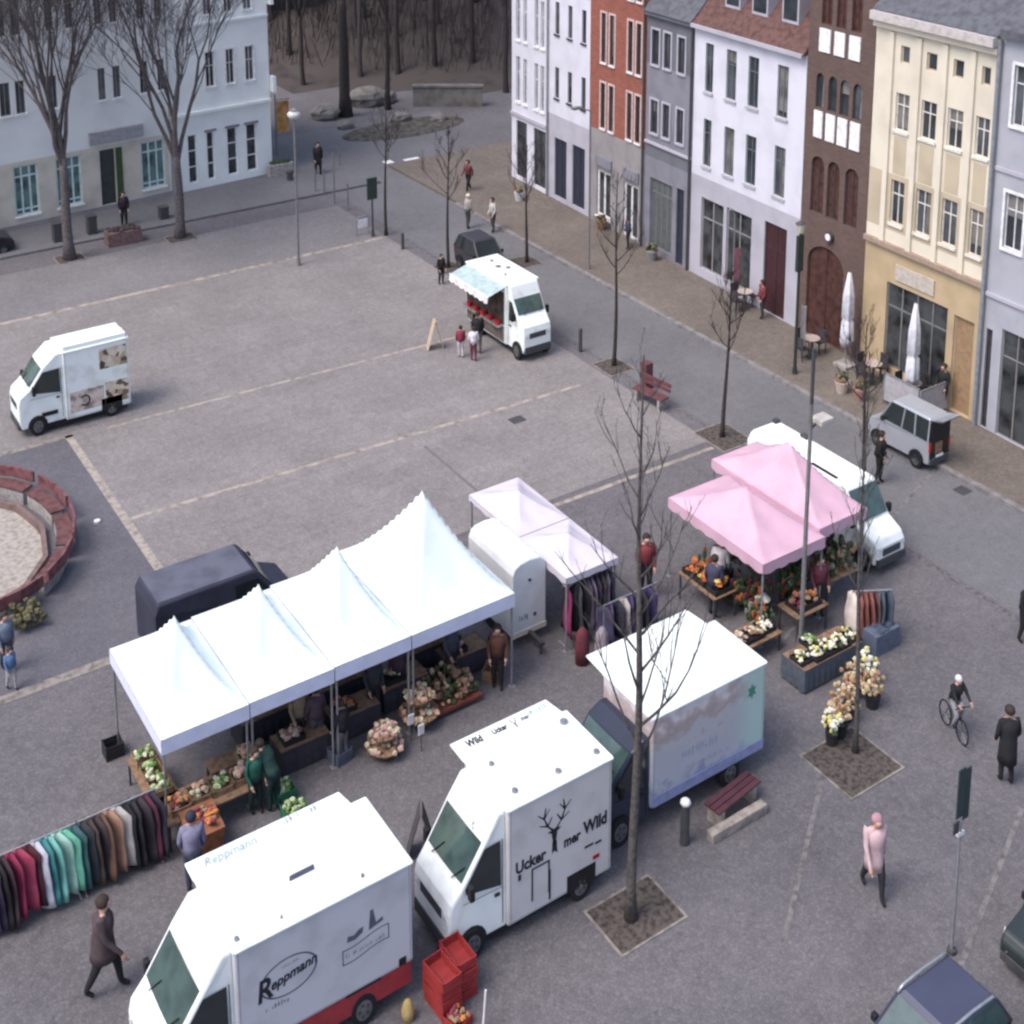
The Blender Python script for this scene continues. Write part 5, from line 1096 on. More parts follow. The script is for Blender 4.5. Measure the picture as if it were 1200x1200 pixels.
# ================================================================= MARKET GOODS
PROD = {'green': [mat('leaf_green', (.10, .20, .05), .7, .3, 20), mat('pale_green', (.34, .42, .22), .7, .3, 20), mat('pale_cabbage', (.55, .58, .42), .7, .2, 20)],
        'pale': [mat('cream_produce', (.55, .48, .36), .7, .2, 20), mat('pink_produce', (.50, .33, .30), .7, .2, 20), mat('brown_produce', (.25, .15, .10), .7, .2, 20)],
        'root': [mat('potato', (.30, .20, .13), .8, .2, 20), mat('carrot', (.52, .20, .06), .7, .2, 20), mat('beet', (.22, .04, .07), .7, .2, 20)],
        'orange': [mat('orange_flower', (.60, .20, .04), .7, .2, 20), mat('rust_flower', (.35, .10, .04), .7, .2, 20), mat('yellow_flower', (.62, .45, .12), .7, .2, 20)],
        'flower': [mat('white_flower', (.75, .72, .62), .7, .1, 20), mat('lemon_flower', (.62, .55, .22), .7, .2, 20), mat('dark_leaf', (.05, .08, .035), .8, .3, 20)],
        'dried': [mat('dried_tan', (.46, .35, .22), .8, .2, 20), mat('dried_rust', (.36, .21, .12), .8, .2, 20), mat('dried_cream', (.60, .53, .38), .8, .2, 20)],
        'mixed': [mat('peach_produce', (.55, .36, .26), .7, .2, 20), MATS['pale_cabbage'], MATS['brown_produce']]}
crate_wood = mat('crate_wood', (.26, .17, .11), .8, .25, 9); crate_green = mat('green_crate_plastic', (.03, .14, .09), .6); crate_black = mat('black_crate_plastic', (.025, .025, .028), .6); crate_red = mat('red_crate_plastic', (.30, .035, .035), .55); crate_blue = mat('grey_blue_crate', (.10, .12, .17), .6)
PN = {'green': 'leafy greens', 'pale': 'pale bulbs', 'root': 'root vegetables', 'orange': 'orange blooms', 'flower': 'white blooms', 'mixed': 'mixed fruit'}
def crate(label, u, v, z, w_, d_, h_, cm, kind, rz=0, heap=.1, group=None, r=.055, tilt=0):
    e = thing('crate', label, 'crate', (u, v, z), rz, group); e.rotation_euler = (tilt, 0, rz)
    b = MB(); t = .018
    b.box(-w_/2, w_/2, -d_/2, d_/2, 0, t)
    for k in range(3):
        z0 = .02+k*(h_-.02)/3; z1 = z0+(h_-.02)/3-.014
        b.box(-w_/2, w_/2, -d_/2, -d_/2+t, z0, z1); b.box(-w_/2, w_/2, d_/2-t, d_/2, z0, z1); b.box(-w_/2, -w_/2+t, -d_/2+t, d_/2-t, z0, z1); b.box(w_/2-t, w_/2, -d_/2+t, d_/2-t, z0, z1)
    for sx_ in (-1, 1):
        for sy_ in (-1, 1): b.box(sx_*w_/2-.02*(sx_ > 0), sx_*w_/2+.02*(sx_ < 0), sy_*d_/2-.02*(sy_ > 0)+.003*sy_, sy_*d_/2+.02*(sy_ < 0)+.003*sy_, 0, h_+.01)
    b.build('crate_box', cm, e)
    if kind:
        b = MB(); n_ = int(w_*d_/(r*r*2.6))
        for k in range(n_):
            x = random.uniform(-w_/2+r, w_/2-r); y = random.uniform(-d_/2+r, d_/2-r); b.blob((x, y, h_-.03+heap*random.random()*(1-abs(2*x/w_)**2)), (r*random.uniform(.7, 1.3), r*random.uniform(.7, 1.3), r*random.uniform(.6, 1.1)), random.choices((0, 1, 2), (5, 4, 3))[0], 4, .25)
        o = b.build('produce', PROD[kind], e); o['kind'] = 'stuff' if False else 'thing'; del o['kind']
    return e
def table(label, u, v, w_, d_, h_, m, rz=0, cloth=None, group=None):
    e = thing('market_table', label, 'table', (u, v, 0), rz, group)
    b = MB(); b.box(-w_/2, w_/2, -d_/2, d_/2, h_-.03, h_); b.build('tabletop', m, e)
    for sx_ in (-1, 1):
        for sy_ in (-1, 1): l_ = MB(); l_.box(sx_*(w_/2-.05)-.02, sx_*(w_/2-.05)+.02, sy_*(d_/2-.05)-.02, sy_*(d_/2-.05)+.02, 0, h_-.03); l_.build('leg', darksteel, e)
    if cloth:
        b = MB(); N = 26; pts = []
        per = [(-w_/2-.01, -d_/2-.01), (w_/2+.01, -d_/2-.01), (w_/2+.01, d_/2+.01), (-w_/2-.01, d_/2+.01)]
        for k in range(4):
            a = Vector(per[k]); c = Vector(per[(k+1) % 4]); L = (c-a).length; st = max(3, int(L/.09))
            for i in range(st): pts.append((a.lerp(c, i/st), i))
        rs = []
        for z in (h_+.002, h_-.08, h_*.5, .06): rs.append([(p_.x*(1+(.03*(i % 2) if z < h_-.1 else 0)), p_.y*(1+(.05*(i % 2) if z < h_-.1 else 0)), z) for p_, i in pts])
        b.rings(rs, 0, False); b.build('table_skirt', cloth, e)
    return e
side_names = ['left end', 'second from the left', 'middle', 'right of the middle', 'right end']
# vegetable display below the left part of the marquee
table('long trestle table with vegetable crates under the front left corner of the marquee', 8.35, 23.75, 2.2, .85, .62, wood)
table('trestle table with leafy crates along the left side of the marquee', 7.45, 24.75, .62, 1.7, .62, wood)
specs = [(7.45, 25.35, .62, 'green', 'crate of greens at the far end of the side table under the marquee'), (7.45, 24.85, .62, 'green', 'crate of greens in the middle of the side table under the marquee'), (7.45, 24.38, .62, 'green', 'crate of pale greens nearest the corner on the side table'),
         (7.6, 23.7, .62, 'root', 'crate of root vegetables at the marquee corner, left end of the long table'), (8.05, 23.75, .62, 'mixed', 'crate of mixed fruit second from the left on the long trestle table'), (8.5, 23.72, .62, 'green', 'crate of cabbages in the middle of the long trestle table'),
         (8.95, 23.75, .62, 'pale', 'crate of pale bulbs right of the cabbages on the long trestle table'), (9.3, 24.2, .62, 'mixed', 'crate of fruit behind the bulbs at the right end of the trestle table')]
table('short trestle table behind the long one under the first marquee', 9.0, 24.35, 1.0, .5, .62, wood)
for u, v, z, k, lab in specs: crate(lab, u, v, z, .42, .44, .16, crate_wood, k, heap=.14, group='vegetable crates under the marquee', tilt=R(0), r=.06)
b = MB(); e = thing('carrot_bin', 'rust brown slanted bin at the marquee corner in front of the greens', 'bin', (7.85, 23.05, 0))
b.rings([[(-.3, -.28, .05), (.3, -.28, .05), (.3, .28, .05), (-.3, .28, .05)], [(-.36, -.34, .62), (.36, -.34, .62), (.36, .34, .78), (-.36, .34, .78)]]); b.build('bin_body', mat('rust_brown_board', (.24, .10, .05), .8, .2, 6), e)
b = MB()
for k in range(26): b.blob((random.uniform(-.28, .28), random.uniform(-.26, .26), .74+random.uniform(-.03, .07)), (.09, .05, .045), random.randrange(3), 4, .2)
b.build('produce', PROD['root'], e)
crate('green plastic crate with a white sack in front of the marquee, right of the vegetables', 9.75, 23.35, 0, .42, .42, .36, crate_green, 'green', group='green crates before the marquee')
crate('green plastic crate nearest the big sales truck roof, in front of the marquee', 9.75, 22.75, 0, .5, .5, .26, crate_green, 'green', group='green crates before the marquee')
# baskets and heaps in front of the marquee
def basket(label, u, v, R_, Hh, kind, n_, tiers=2, cm=wood):
    e = thing('basket_stand', label, 'display', (u, v, 0), 0, 'round display stands before the marquee')
    b = MB()
    for t in range(tiers):
        z = Hh*(.45+.55*t/(max(1, tiers-1))) if tiers > 1 else Hh; r_ = R_*(1-.3*t); b.tube([(0, 0, z-.12), (0, 0, z)], [r_*.8, r_], 14)
    b.build('basket', cm, e); b = MB(); b.cyl(0, 0, 0, Hh-.1, .05, 6); b.tube([(-R_*.6, 0, .02), (R_*.6, 0, .02)], .02, 4); b.tube([(0, -R_*.6, .02), (0, R_*.6, .02)], .02, 4); b.build('stand_foot', darksteel, e)
    b = MB()
    for t in range(tiers):
        z = Hh*(.45+.55*t/(max(1, tiers-1))) if tiers > 1 else Hh; r_ = R_*(1-.3*t)
        for k in range(n_):
            a = random.uniform(0, 6.28); q = r_*math.sqrt(random.random()); b.blob((q*math.cos(a), q*math.sin(a), z+.03+random.uniform(0, .10)*(1-q/r_)), random.uniform(.045, .08), random.choices((0, 1, 2), (5, 3, 4))[0], 4, .25)
    b.build('produce', PROD[kind], e); return e
basket('low round display of brown and cream goods, leftmost of three before the marquee', 12.15, 23.35, .42, .55, 'pale', 42)
basket('two-tier round display with pale greens, middle of three before the marquee', 13.25, 23.75, .46, .72, 'mixed', 46)
e = thing('plant_heap', 'broad red-brown flat tray heaped with potted plants near the right marquee end', 'display', (14.25, 24.05, 0))
b = MB(); b.box(-.62, .58, -.5, .6, .12, .2); b.box(-.5, -.42, -.4, -.32, 0, .12); b.box(.4, .48, -.4, -.32, 0, .12); b.box(-.5, -.42, .42, .5, 0, .12); b.box(.4, .48, .42, .5, 0, .12); b.build('tray', mat('red_brown_tray', (.16, .05, .035), .7, .2, 5), e)
b = MB()
for k in range(150): b.blob((random.uniform(-.52, .5), random.uniform(-.42, .52), random.uniform(.22, .62)), random.uniform(.04, .085), random.choices((0, 1, 2), (4, 3, 5))[0], 4, .3)
b.build('potted_plants', [MATS['peach_produce'], MATS['dark_leaf'], MATS['brown_produce'], ], e)
for k, (x, y, lab) in enumerate(((482, 868, 'white paper price card standing between the two round displays'), (494, 880, 'white price card on the front edge of the middle round display'))):
    q = G(x, y); e = thing('price_card', lab, 'sign', (q.x, q.y, 0), 0); b = MB(); b.cyl(0, 0, 0, .5, .012, 5); b.build('stick', darksteel, e); b = MB(); b.box(-.07, .07, -.012, .012, .42, .66); b.build('card', framew, e)
# inside the marquee: tables
for k, (u, lab) in enumerate(((10.3, 'trestle table with a dark cloth under the second marquee'), (12.1, 'trestle table with a dark cloth under the third marquee'), (14.4, 'trestle table with a dark cloth under the tallest marquee'))):
    table(lab, u, 25.4, 1.5, .7, .7, wood, cloth=mat('dark_cloth', (.035, .035, .045), .9), group='cloth covered tables under the marquee')
    crate(['crate of bulbs on the cloth covered table of the second marquee', 'crate of roots on the cloth covered table of the third marquee', 'crate of fruit on the cloth covered table of the tallest marquee'][k], u, 25.3, .705, .5, .4, .16, crate_wood, ('pale', 'root', 'mixed')[k], group='crates inside the marquee')
dk = mat('shade_fill_cloth', (.045, .043, .055), .9)  # dark tables and crates added to deepen the shade under the marquee
for k, (u, v, kd, lab, lab2) in enumerate(((10.55, 24.25, 'pale', 'added low charcoal table deepening the shade at the front of the second marquee', 'added crate of bulbs on the low charcoal table of the second marquee'), (11.9, 24.45, 'root', 'added low charcoal table deepening the shade at the front of the third marquee', 'added crate of roots on the low charcoal table of the third marquee'),
        (13.3, 24.7, 'mixed', 'added low charcoal table deepening the shade behind the middle round display', 'added crate of fruit on the low charcoal table behind the round display'), (15.0, 24.75, 'pale', 'added low charcoal table deepening the shade at the right end of the tallest marquee', 'added crate of bulbs on the low charcoal table at the right marquee end'))):
    table(lab, u, v, 1.15, .6, .6, wood, cloth=dk, group='added dark tables deepening the marquee shade'); crate(lab2, u-.2, v, .605, .5, .42, .14, crate_black, kd, heap=.12, group='crates inside the marquee')
for k, (u, v, c_, lab) in enumerate(((9.9, 24.6, crate_green, 'added empty green crate on the ground between first and second marquee'), (11.25, 23.75, crate_blue, 'added empty grey-blue crate on the ground at the seam of second and third marquee'), (12.75, 25.0, crate_black, 'added empty black crate on the ground inside the third marquee'), (15.45, 24.1, crate_wood, 'added empty wooden crate on the ground at the right marquee leg'))):
    crate(lab, u, v, 0, .4, .4, .3, c_, None, rz=R(k*13))  # filler crates added to darken the space under the marquee
# dark crate left of marquee, white box on navy van side
q = G(133, 884); crate('small black crate standing alone left of the marquee corner', q.x, q.y, 0, .4, .34, .34, crate_black, None)
e = thing('cool_box', 'small white box peeking out between navy van and marquee', 'box', (11.9, 27.7, 0)); b = MB(); b.box(-.16, .16, -.16, .16, 1.3, 1.72); b.build('box_body', white, e, bevel=.02); b = MB(); b.box(-.175, .175, -.175, .175, 1.72, 1.77); b.build('lid', framew, e); b = MB(); b.box(-.14, .14, -.14, .14, 0, 1.3); b.build('pedestal', darksteel, e)

# clothes rack
def garment_mb(cw, L, thick, seed):
    rnd = random.Random(seed); b = MB(); n = 16; rs = []
    for t in range(8):
        z = -L*t/7; wv_ = cw/2*(.22 if t == 0 else (.78+.28*t/7)); th = thick*(.35 if t == 0 else .6+.5*t/7)
        rs.append([(th*math.sin(a)*(1+.25*math.sin(3*a+seed))+.02*math.sin(t+seed), wv_*math.cos(a)*(1+.05*math.sin(t*1.7+seed)), z+(.03*math.sin(a*2+seed) if t == 7 else 0)) for a in [2*PI*k/n for k in range(n)]])
    b.rings(rs); return b
def rack(label, u0, u1, v, z, group, rz=0):
    e = thing('clothes_rail', label, 'clothes rail', ((u0+u1)/2, v, 0), rz, group); L = (u1-u0)/2
    b = MB(); b.tube([(-L, 0, z), (L, 0, z)], .018, 6); b.build('rail', chrome, e)
    for s in (-1, 1): b = MB(); b.tube([(s*L*.96, 0, 0), (s*L*.96, 0, z)], .018, 6); b.tube([(s*L*.96, -.28, .03), (s*L*.96, .28, .03)], .018, 6); b.build('leg', chrome, e)
    return e
clist = [((.16, .05, .09), 'dusty rose'), ((.11, .05, .16), 'violet'), ((.04, .03, .06), 'dark violet'), ((.015, .015, .018), 'black'), ((.05, .03, .04), 'dark plum'), ((.24, .03, .08), 'crimson'), ((.33, .05, .10), 'bright crimson'), ((.08, .02, .03), 'dark red'),
         ((.50, .50, .58), 'pale lilac'), ((.05, .20, .22), 'dark teal'), ((.16, .42, .38), 'light teal'), ((.36, .58, .50), 'pale mint'), ((.14, .42, .30), 'mint green'), ((.05, .12, .13), 'deep teal'), ((.04, .045, .055), 'charcoal'),
         ((.07, .05, .045), 'dark brown'), ((.06, .045, .05), 'brown-black'), ((.12, .07, .05), 'brown'), ((.36, .21, .15), 'tan'), ((.45, .42, .41), 'pale grey'), ((.02, .02, .025), 'jet black'), ((.03, .03, .035), 'soft black'), ((.05, .04, .05), 'grey-black'), ((.10, .03, .05), 'wine'), ((.035, .03, .045), 'blue-black')]
rack('long clothes rail at the left edge full of coloured dresses, left half', 3.5, 5.5, 23.45, 1.5, 'clothes rails left of the trucks'); rack('long clothes rail at the left edge, right half with dark coats', 5.54, 7.1, 23.45, 1.5, 'clothes rails left of the trucks')
ng = len(clist)
for k, (c_, nm_) in enumerate(clist):
    u = 3.6+3.42*k/(ng-1); L = 1.28 if k in (5, 6, 7, 9, 10, 11, 12, 18, 19) else 1.34
    b = garment_mb(.72, L, .058, k); o = b.build('garment', cmat(c_), None, smooth=True, loc=(u, 23.45+random.uniform(-.03, .03), 1.47)); o.rotation_euler = (0, 0, R(34+random.uniform(-14, 14)))
    tag(o, f'{nm_} garment on the long clothes rail at the left edge', 'garment', 'garments on the left clothes rail')
# dark clothes hanging at the pale tents
rack('clothes rail under the front edge of the nearer pale tent', 17.5, 18.95, 24.0, 1.72, 'rails of the clothes stall'); rack('lower clothes rail in front of the pale tent, towards the bare tree', 18.2, 19.9, 23.4, 1.25, 'rails of the clothes stall')
sc_c = [((.22, .03, .10), 'magenta'), ((.02, .02, .022), 'black'), ((.07, .07, .08), 'anthracite'), ((.03, .03, .04), 'ink black'), ((.09, .07, .11), 'grey-violet'), ((.16, .13, .18), 'pale violet'), ((.05, .04, .08), 'dark violet'), ((.045, .04, .05), 'charcoal'), ((.10, .09, .13), 'slate violet'), ((.03, .028, .05), 'midnight')]
for k, (c_, nm_) in enumerate(sc_c):
    o = garment_mb(.6, 1.25, .062, 50+k).build('garment', cmat(c_), None, smooth=True, loc=(17.58+1.3*k/9, 24.0, 1.69)); o.rotation_euler = (0, 0, R(random.uniform(-40, 40))); tag(o, f'{nm_} garment hanging under the nearer pale tent', 'garment', 'garments under the pale tent')
sc_d = [((.05, .045, .10), 'navy'), ((.08, .05, .13), 'violet'), ((.03, .03, .045), 'black-blue'), ((.40, .37, .36), 'off-white'), ((.06, .04, .10), 'purple'), ((.04, .05, .12), 'dark blue'), ((.03, .03, .035), 'black'), ((.05, .04, .11), 'indigo'), ((.12, .09, .12), 'mauve')]
for k, (c_, nm_) in enumerate(sc_d):
    o = garment_mb(.55, .95, .07, 80+k).build('garment', cmat(c_), None, smooth=True, loc=(18.28+1.54*k/8, 23.4, 1.22)); o.rotation_euler = (0, 0, R(random.uniform(-35, 35))); tag(o, f'{nm_} garment on the low rail in front of the pale tent', 'garment', 'garments on the low rail of the stall')
for k, (u, v, c_, lab) in enumerate(((17.55, 23.35, (.12, .03, .04), 'wine red cloth bundle beside the rounded trailer front'), (17.95, 23.1, (.26, .22, .26), 'pale mauve garment bag standing right of the rounded trailer'))):
    b = MB(); b.rings([[(.17*math.cos(t)*s_, .15*math.sin(t)*s_*(1+.1*math.sin(3*t)), z) for t in [2*PI*i/12 for i in range(12)]] for z, s_ in ((0, 1), (.4, 1.1), (.8, .9), (.95, .3))]); tag(b.build('cloth_bundle', cmat(c_), None, smooth=True, loc=(u, v, 0)), lab, 'bundle')
# red-brown and blue clothes right of the flower table
rack('clothes rail with red-brown and dark blue clothes right of the flower table', 23.5, 24.5, 20.1, 1.35, 'rails by the flower stall', rz=R(-30))
for k, (c_, nm_) in enumerate((((.62, .55, .5), 'white'), ((.20, .075, .06), 'rust'), ((.17, .06, .055), 'red-brown'), ((.19, .07, .06), 'brick red'), ((.10, .05, .055), 'dark brown'), ((.07, .09, .12), 'slate blue'), ((.05, .07, .10), 'dark slate'))):
    o = garment_mb(.62, 1.15, .085, 120+k).build('garment', cmat(c_), None, smooth=True, loc=(23.6+.80*k/6, 20.35-.46*k/6, 1.32)); o.rotation_euler = (0, 0, R(-30+random.uniform(-15, 15))); tag(o, f'{nm_} garment on the short rail beside the flower table', 'garment', 'garments beside the flower table')
o = thing('clothes_heap', 'dark blue bin with folded clothes below the short rail by the flower table', 'bin', (24.0, 19.75, 0)); b = MB(); b.box(-.42, .42, -.22, .22, 0, .55); b.build('bin_body', crate_blue, o); b = MB(); 
for k in range(10): b.blob((random.uniform(-.32, .32), random.uniform(-.14, .14), .57), (.12, .09, .05), 0, 4, .2)
b.build('folded_clothes', cmat((.06, .08, .12)), o)
# flower stall
fs = 'flower trays of the pink stall'
table('table with a slate blue skirt carrying trays of white flowers', 22.15, 19.95, 1.9, .75, .62, wood, cloth=mat('slate_blue_cloth', (.075, .09, .115), .9))
for k, (u, v, kd, lab) in enumerate(((21.4, 19.9, 'flower', 'white flower tray at the left end of the blue-skirted table'), (21.8, 19.8, 'flower', 'white flower tray second from the left on the blue-skirted table'), (22.2, 19.8, 'flower', 'white flower tray in the middle of the blue-skirted table'), (22.6, 19.8, 'flower', 'white flower tray second from the right on the blue-skirted table'), (22.95, 19.85, 'flower', 'white flower tray at the right end of the blue-skirted table'), (22.0, 20.2, 'green', 'tray of green plants at the back of the blue-skirted table'))):
    crate(lab, u, v, .625, .36, .40, .10, crate_black, kd, heap=.16, group=fs, r=.05)
table('low table with mixed flower pots under the pink tent, left of the white flowers', 21.2, 21.35, 1.4, .7, .5, wood)
for k, (u, v, kd, lab) in enumerate(((20.75, 21.3, 'pale', 'tray of pale pots at the left of the low table under the pink tent'), (21.2, 21.3, 'mixed', 'tray of peach pots in the middle of the low table under the pink tent'), (21.62, 21.35, 'flower', 'tray of white pots at the right of the low table under the pink tent'))): crate(lab, u, v, .505, .40, .42, .12, crate_black, kd, heap=.14, group=fs)
table('tall plant bench with orange flowers under the left corner of the pink tent', 21.5, 23.3, .8, 1.4, .75, wood)
for k, (v, lab) in enumerate(((22.85, 'front tray of orange flowers on the plant bench'), (23.3, 'middle tray of orange flowers on the plant bench'), (23.75, 'rear tray of orange flowers on the plant bench'))): crate(lab, 21.5, v, .755, .6, .40, .14, crate_black, 'orange', heap=.3, group='orange flower trays under the pink tent', r=.075)
table('bench with wine red plants behind the pole lamp at the pink tents', 22.9, 21.3, 1.1, .7, .7, wood)
crate('tray of beet red plants beside the pole lamp under the pink tent', 22.9, 21.3, .705, .8, .5, .14, crate_black, 'root', heap=.3, group=fs, r=.07)
table('bench with dark foliage under the right pink tent, near the van windscreen', 24.5, 21.9, 1.2, .9, .8, wood)
b = MB(); o = thing('foliage_plants', 'dark green and grey foliage plants standing under the right pink tent', 'plants', (24.5, 21.9, .8))
for k in range(150): b.blob((random.uniform(-.55, .55), random.uniform(-.4, .4), random.uniform(.05, .65)), (random.uniform(.03, .08), random.uniform(.03, .08), random.uniform(.06, .16)), random.choices((0, 1, 2), (6, 2, 2))[0], 4, .3)
b.build('leaves', [MATS['dark_leaf'], mat('grey_leaf', (.16, .17, .14), .8), MATS['brown_produce']], o)
for k, (u, v, w_, d_, h_, n_, mm, lab) in enumerate(((22.3, 22.6, .9, .9, .9, 110, 'a', 'added dark red and brown plant mass under the middle of the near pink tent'), (23.4, 22.2, .7, .8, 1.0, 100, 'b', 'added dark evergreen plants between the two pink tents'), (22.6, 24.0, 1.1, .7, .8, 90, 'b', 'added dark potted shrubs at the back of the near pink tent'), (24.3, 23.3, 1.0, 1.1, .9, 110, 'a', 'added dark red-brown shrubs under the far pink tent'), (21.95, 21.85, .5, .5, .7, 60, 'b', 'added small dark shrubs behind the white bucket at the pink tent'))):
    o = thing('added_plants', lab, 'plants', (u, v, 0), 0, 'added plant masses deepening the shade under the pink tents'); b = MB()  # dark plants added to deepen the shade under the pink tents
    for i in range(n_): b.blob((random.uniform(-w_/2, w_/2), random.uniform(-d_/2, d_/2), random.uniform(.25, h_)), (random.uniform(.03, .08), random.uniform(.03, .08), random.uniform(.06, .15)), random.choices((0, 1, 2), (5, 3, 1))[0], 4, .3)
    b.build('leaves', [MATS['dark_leaf'], mat('wine_leaf', (.10, .03, .035), .8) if mm == 'a' else mat('grey_leaf', (.16, .17, .14), .8), MATS['rust_flower']], o)
    b = MB()
    for i in range(4): b.cyl(random.uniform(-w_/3, w_/3), random.uniform(-d_/3, d_/3), 0, .28, .10, 10, 0, .13)
    b.build('pots', crate_black, o)
# dried flower heaps round the tree pit
for k, (x, y, r_, kd, lab) in enumerate(((990, 842, .33, 'dried', 'bucket of tan dried flowers nearest the tree pit trunk'), (982, 862, .31, 'dried', 'bucket of rust dried flowers at the front left of the tree pit'), (1000, 815, .30, 'dried', 'bucket of tan dried flowers highest at the tree pit stack'), (1015, 800, .24, 'flower', 'bucket of white flowers at the back of the tree pit'), (974, 872, .22, 'flower', 'bucket of yellow-white flowers at the far left front of the tree pit'), (1022, 828, .27, 'dried', 'bucket of rust dried flowers right of the tree trunk'))):
    q = G(x, y); e = thing('flower_bucket', lab, 'flower bucket', (q.x, q.y, 0), 0, 'flower buckets round the tree pit')
    b = MB(); b.cyl(0, 0, 0, .32, r_*.5, 12, 0, r_*.68); b.build('bucket', crate_black, e); b = MB()
    for i in range(46):
        a = random.uniform(0, 6.28); qq = r_*math.sqrt(random.random()); b.blob((qq*math.cos(a), qq*math.sin(a), .45+random.uniform(-.08, .55)*(1-qq/r_*.6)), random.uniform(.04, .075), random.choices((0, 1, 2), (6, 3, 2))[0], 4, .3)
    b.build('flowers', PROD[kd], e)
for k, (x, y, lab) in enumerate(((893, 722, 'white flower bucket holder beneath the pink tent corner'), (928, 700, 'pale bucket stack beside the pole lamp base'))):
    q = G(x, y); b = MB(); b.cyl(0, 0, 0, .5, .16, 12, 0, .22); b.cyl(0, 0, .5, .62, .2, 12, 1, .08); tag(b.build('bucket', [crate_black, MATS['white_flower']], None, loc=(q.x, q.y, 0)), lab, 'bucket')

# red crates between the two front trucks
k_ = 0; words_ = ['lowest', 'second lowest', 'middle', 'second highest', 'top']
for cx, cy, side_, cnt in ((10.12, 17.45, 'left', 4), (10.55, 17.6, 'right', 4)):
    for k in range(cnt):
        crate(f'{words_[k]} red plastic crate of the {side_} stack between the two front trucks', cx+random.uniform(-.02, .02), cy+random.uniform(-.02, .02), .21*k, .40, .62, .20, crate_red, None, rz=R(random.uniform(-6, 6)), group='red crates between the front trucks')
crate('red crate lying in front of the red crate stacks', 10.15, 17.0, 0, .36, .4, .2, crate_red, 'root', rz=R(20), group='red crates between the front trucks', heap=.1)
q = G(478, 1195); b = MB(); b.rings([[(.10*math.cos(t)*s_, .09*math.sin(t)*s_, z) for t in [2*PI*i/10 for i in range(10)]] for z, s_ in ((0, 1), (.2, 1.2), (.36, .8), (.42, .3))]); tag(b.build('sack', mat('yellow_sack', (.40, .30, .12), .8), None, smooth=True, loc=(q.x, q.y, 0)), 'small yellow sack beside the red crates at the big sales truck', 'sack')

# ================================================================= STREET FURNITURE
def pole_thing(nm, label, cat, x, y, H, r, m, group=None, base=True):
    q = G(x, y); e = thing(nm, label, cat, (q.x, q.y, 0), 0, group); b = MB(); b.cyl(0, 0, 0, H, r, 10, 0, r*.75); b.build('pole', m, e)
    if base: b = MB(); b.cyl(0, 0, 0, .35, r*1.8, 10, 0, r*1.3); b.build('base', m, e)
    return e
lampgrey = mat('lamp_grey_paint', (.17, .165, .17), .55)
e = pole_thing('street_lamp', 'grey street lamp with a round pale head on the open square, left of centre', 'street lamp', 350, 311, 6.4, .055, lampgrey, 'street lamps')
b = MB(); b.blob((0, 0, 6.62), (.28, .28, .20), 0, 8, 0); b.build('lamp_head', mat('milk_glass', (.55, .56, .56), .3), e, smooth=True); b = MB(); b.cyl(0, 0, 6.8, 6.9, .2, 10, 0, .05); b.build('lamp_cap', lampgrey, e)
e = at('hanging_banner', 333, 182, 'orange-yellow banner sign hanging at the corner of the pale building', 'banner'); b = MB(); b.box(-.34, .34, -.03, .03, 1.3, 3.0); b.build('banner_cloth', mat('orange_banner', (.50, .25, .09), .7, .3, 3), e); b = MB(); b.cyl(-.42, 0, 0, 3.4, .04, 8); b.tube([(-.42, 0, 3.1), (.38, 0, 3.1)], .025, 6); b.build('bracket', lampgrey, e)
e = at('planter_tub', 332, 206, 'pale planter box on the pavement beside the pale building corner', 'planter'); b = MB(); b.box(-.8, .5, -.2, .2, 0, .7); b.build('tub', concrete, e, bevel=.02)
b = MB()
for k in range(30): b.blob((random.uniform(-.7, .4), random.uniform(-.12, .12), .75), .09, 0, 4, .3)
b.build('shrub_leaves', MATS['dark_leaf'], e)
e = pole_thing('notice_board', 'small dark green notice board on a post at the far corner of the square', 'notice board', 437, 277, 2.1, .05, darksteel); b = MB(); b.box(-.24, .24, -.05, .05, 1.75, 2.75); b.build('board', mat('dark_green_board', (.03, .05, .04), .6), e, bevel=.01)
q = G(425, 275); e = thing('bicycle_stand', 'light metal bicycle stand next to the notice board', 'bicycle stand', (q.x, q.y, 0)); b = MB(); b.tube([(-.3, 0, 0), (-.3, 0, .75), (-.2, 0, .85), (.2, 0, .85), (.3, 0, .75), (.3, 0, 0)], .03, 6); b.build('hoop', steel, e)
b = MB(); b.box(-.25, .25, -.02, .02, .35, .75); b.build('hoop_panel', framew, e)
e = pole_thing('street_lamp', 'tall slim lamp post rising through the pink tents with a pale square head', 'street lamp', 938, 760, 6.5, .06, lampgrey, 'street lamps'); b = MB(); b.cyl(0, 0, 3.0, 7.9, .045, 8); b.build('upper_pole', darksteel, e)
b = MB(); b.tube([(0, 0, 5.85), (.35, .05, 5.95)], .03, 6); b.build('lamp_arm', darksteel, e); b = MB(); b.box(.2, .62, -.16, .2, 5.9, 6.05); b.build('lamp_head', mat('pale_lamp_housing', (.50, .46, .42), .5), e, bevel=.03)
e = pole_thing('street_lamp', 'slim dark lamp post with a lantern in front of the brown brick house', 'street lamp', 931, 441, 5.3, .06, mat('dark_green_iron', (.03, .04, .035), .6), 'street lamps'); b = MB(); b.cyl(0, 0, 5.3, 5.62, .10, 8, 0, .18); b.build('lantern', mat('lantern_glass', (.5, .48, .38), .3), e); b = MB(); b.cyl(0, 0, 5.62, 5.74, .2, 8, 0, .03); b.build('lamp_cap', darksteel, e); b = MB(); b.box(-.14, .14, -.06, .06, 3.9, 5.2); b.build('side_panel', MATS['dark_green_iron'], e, bevel=.01)
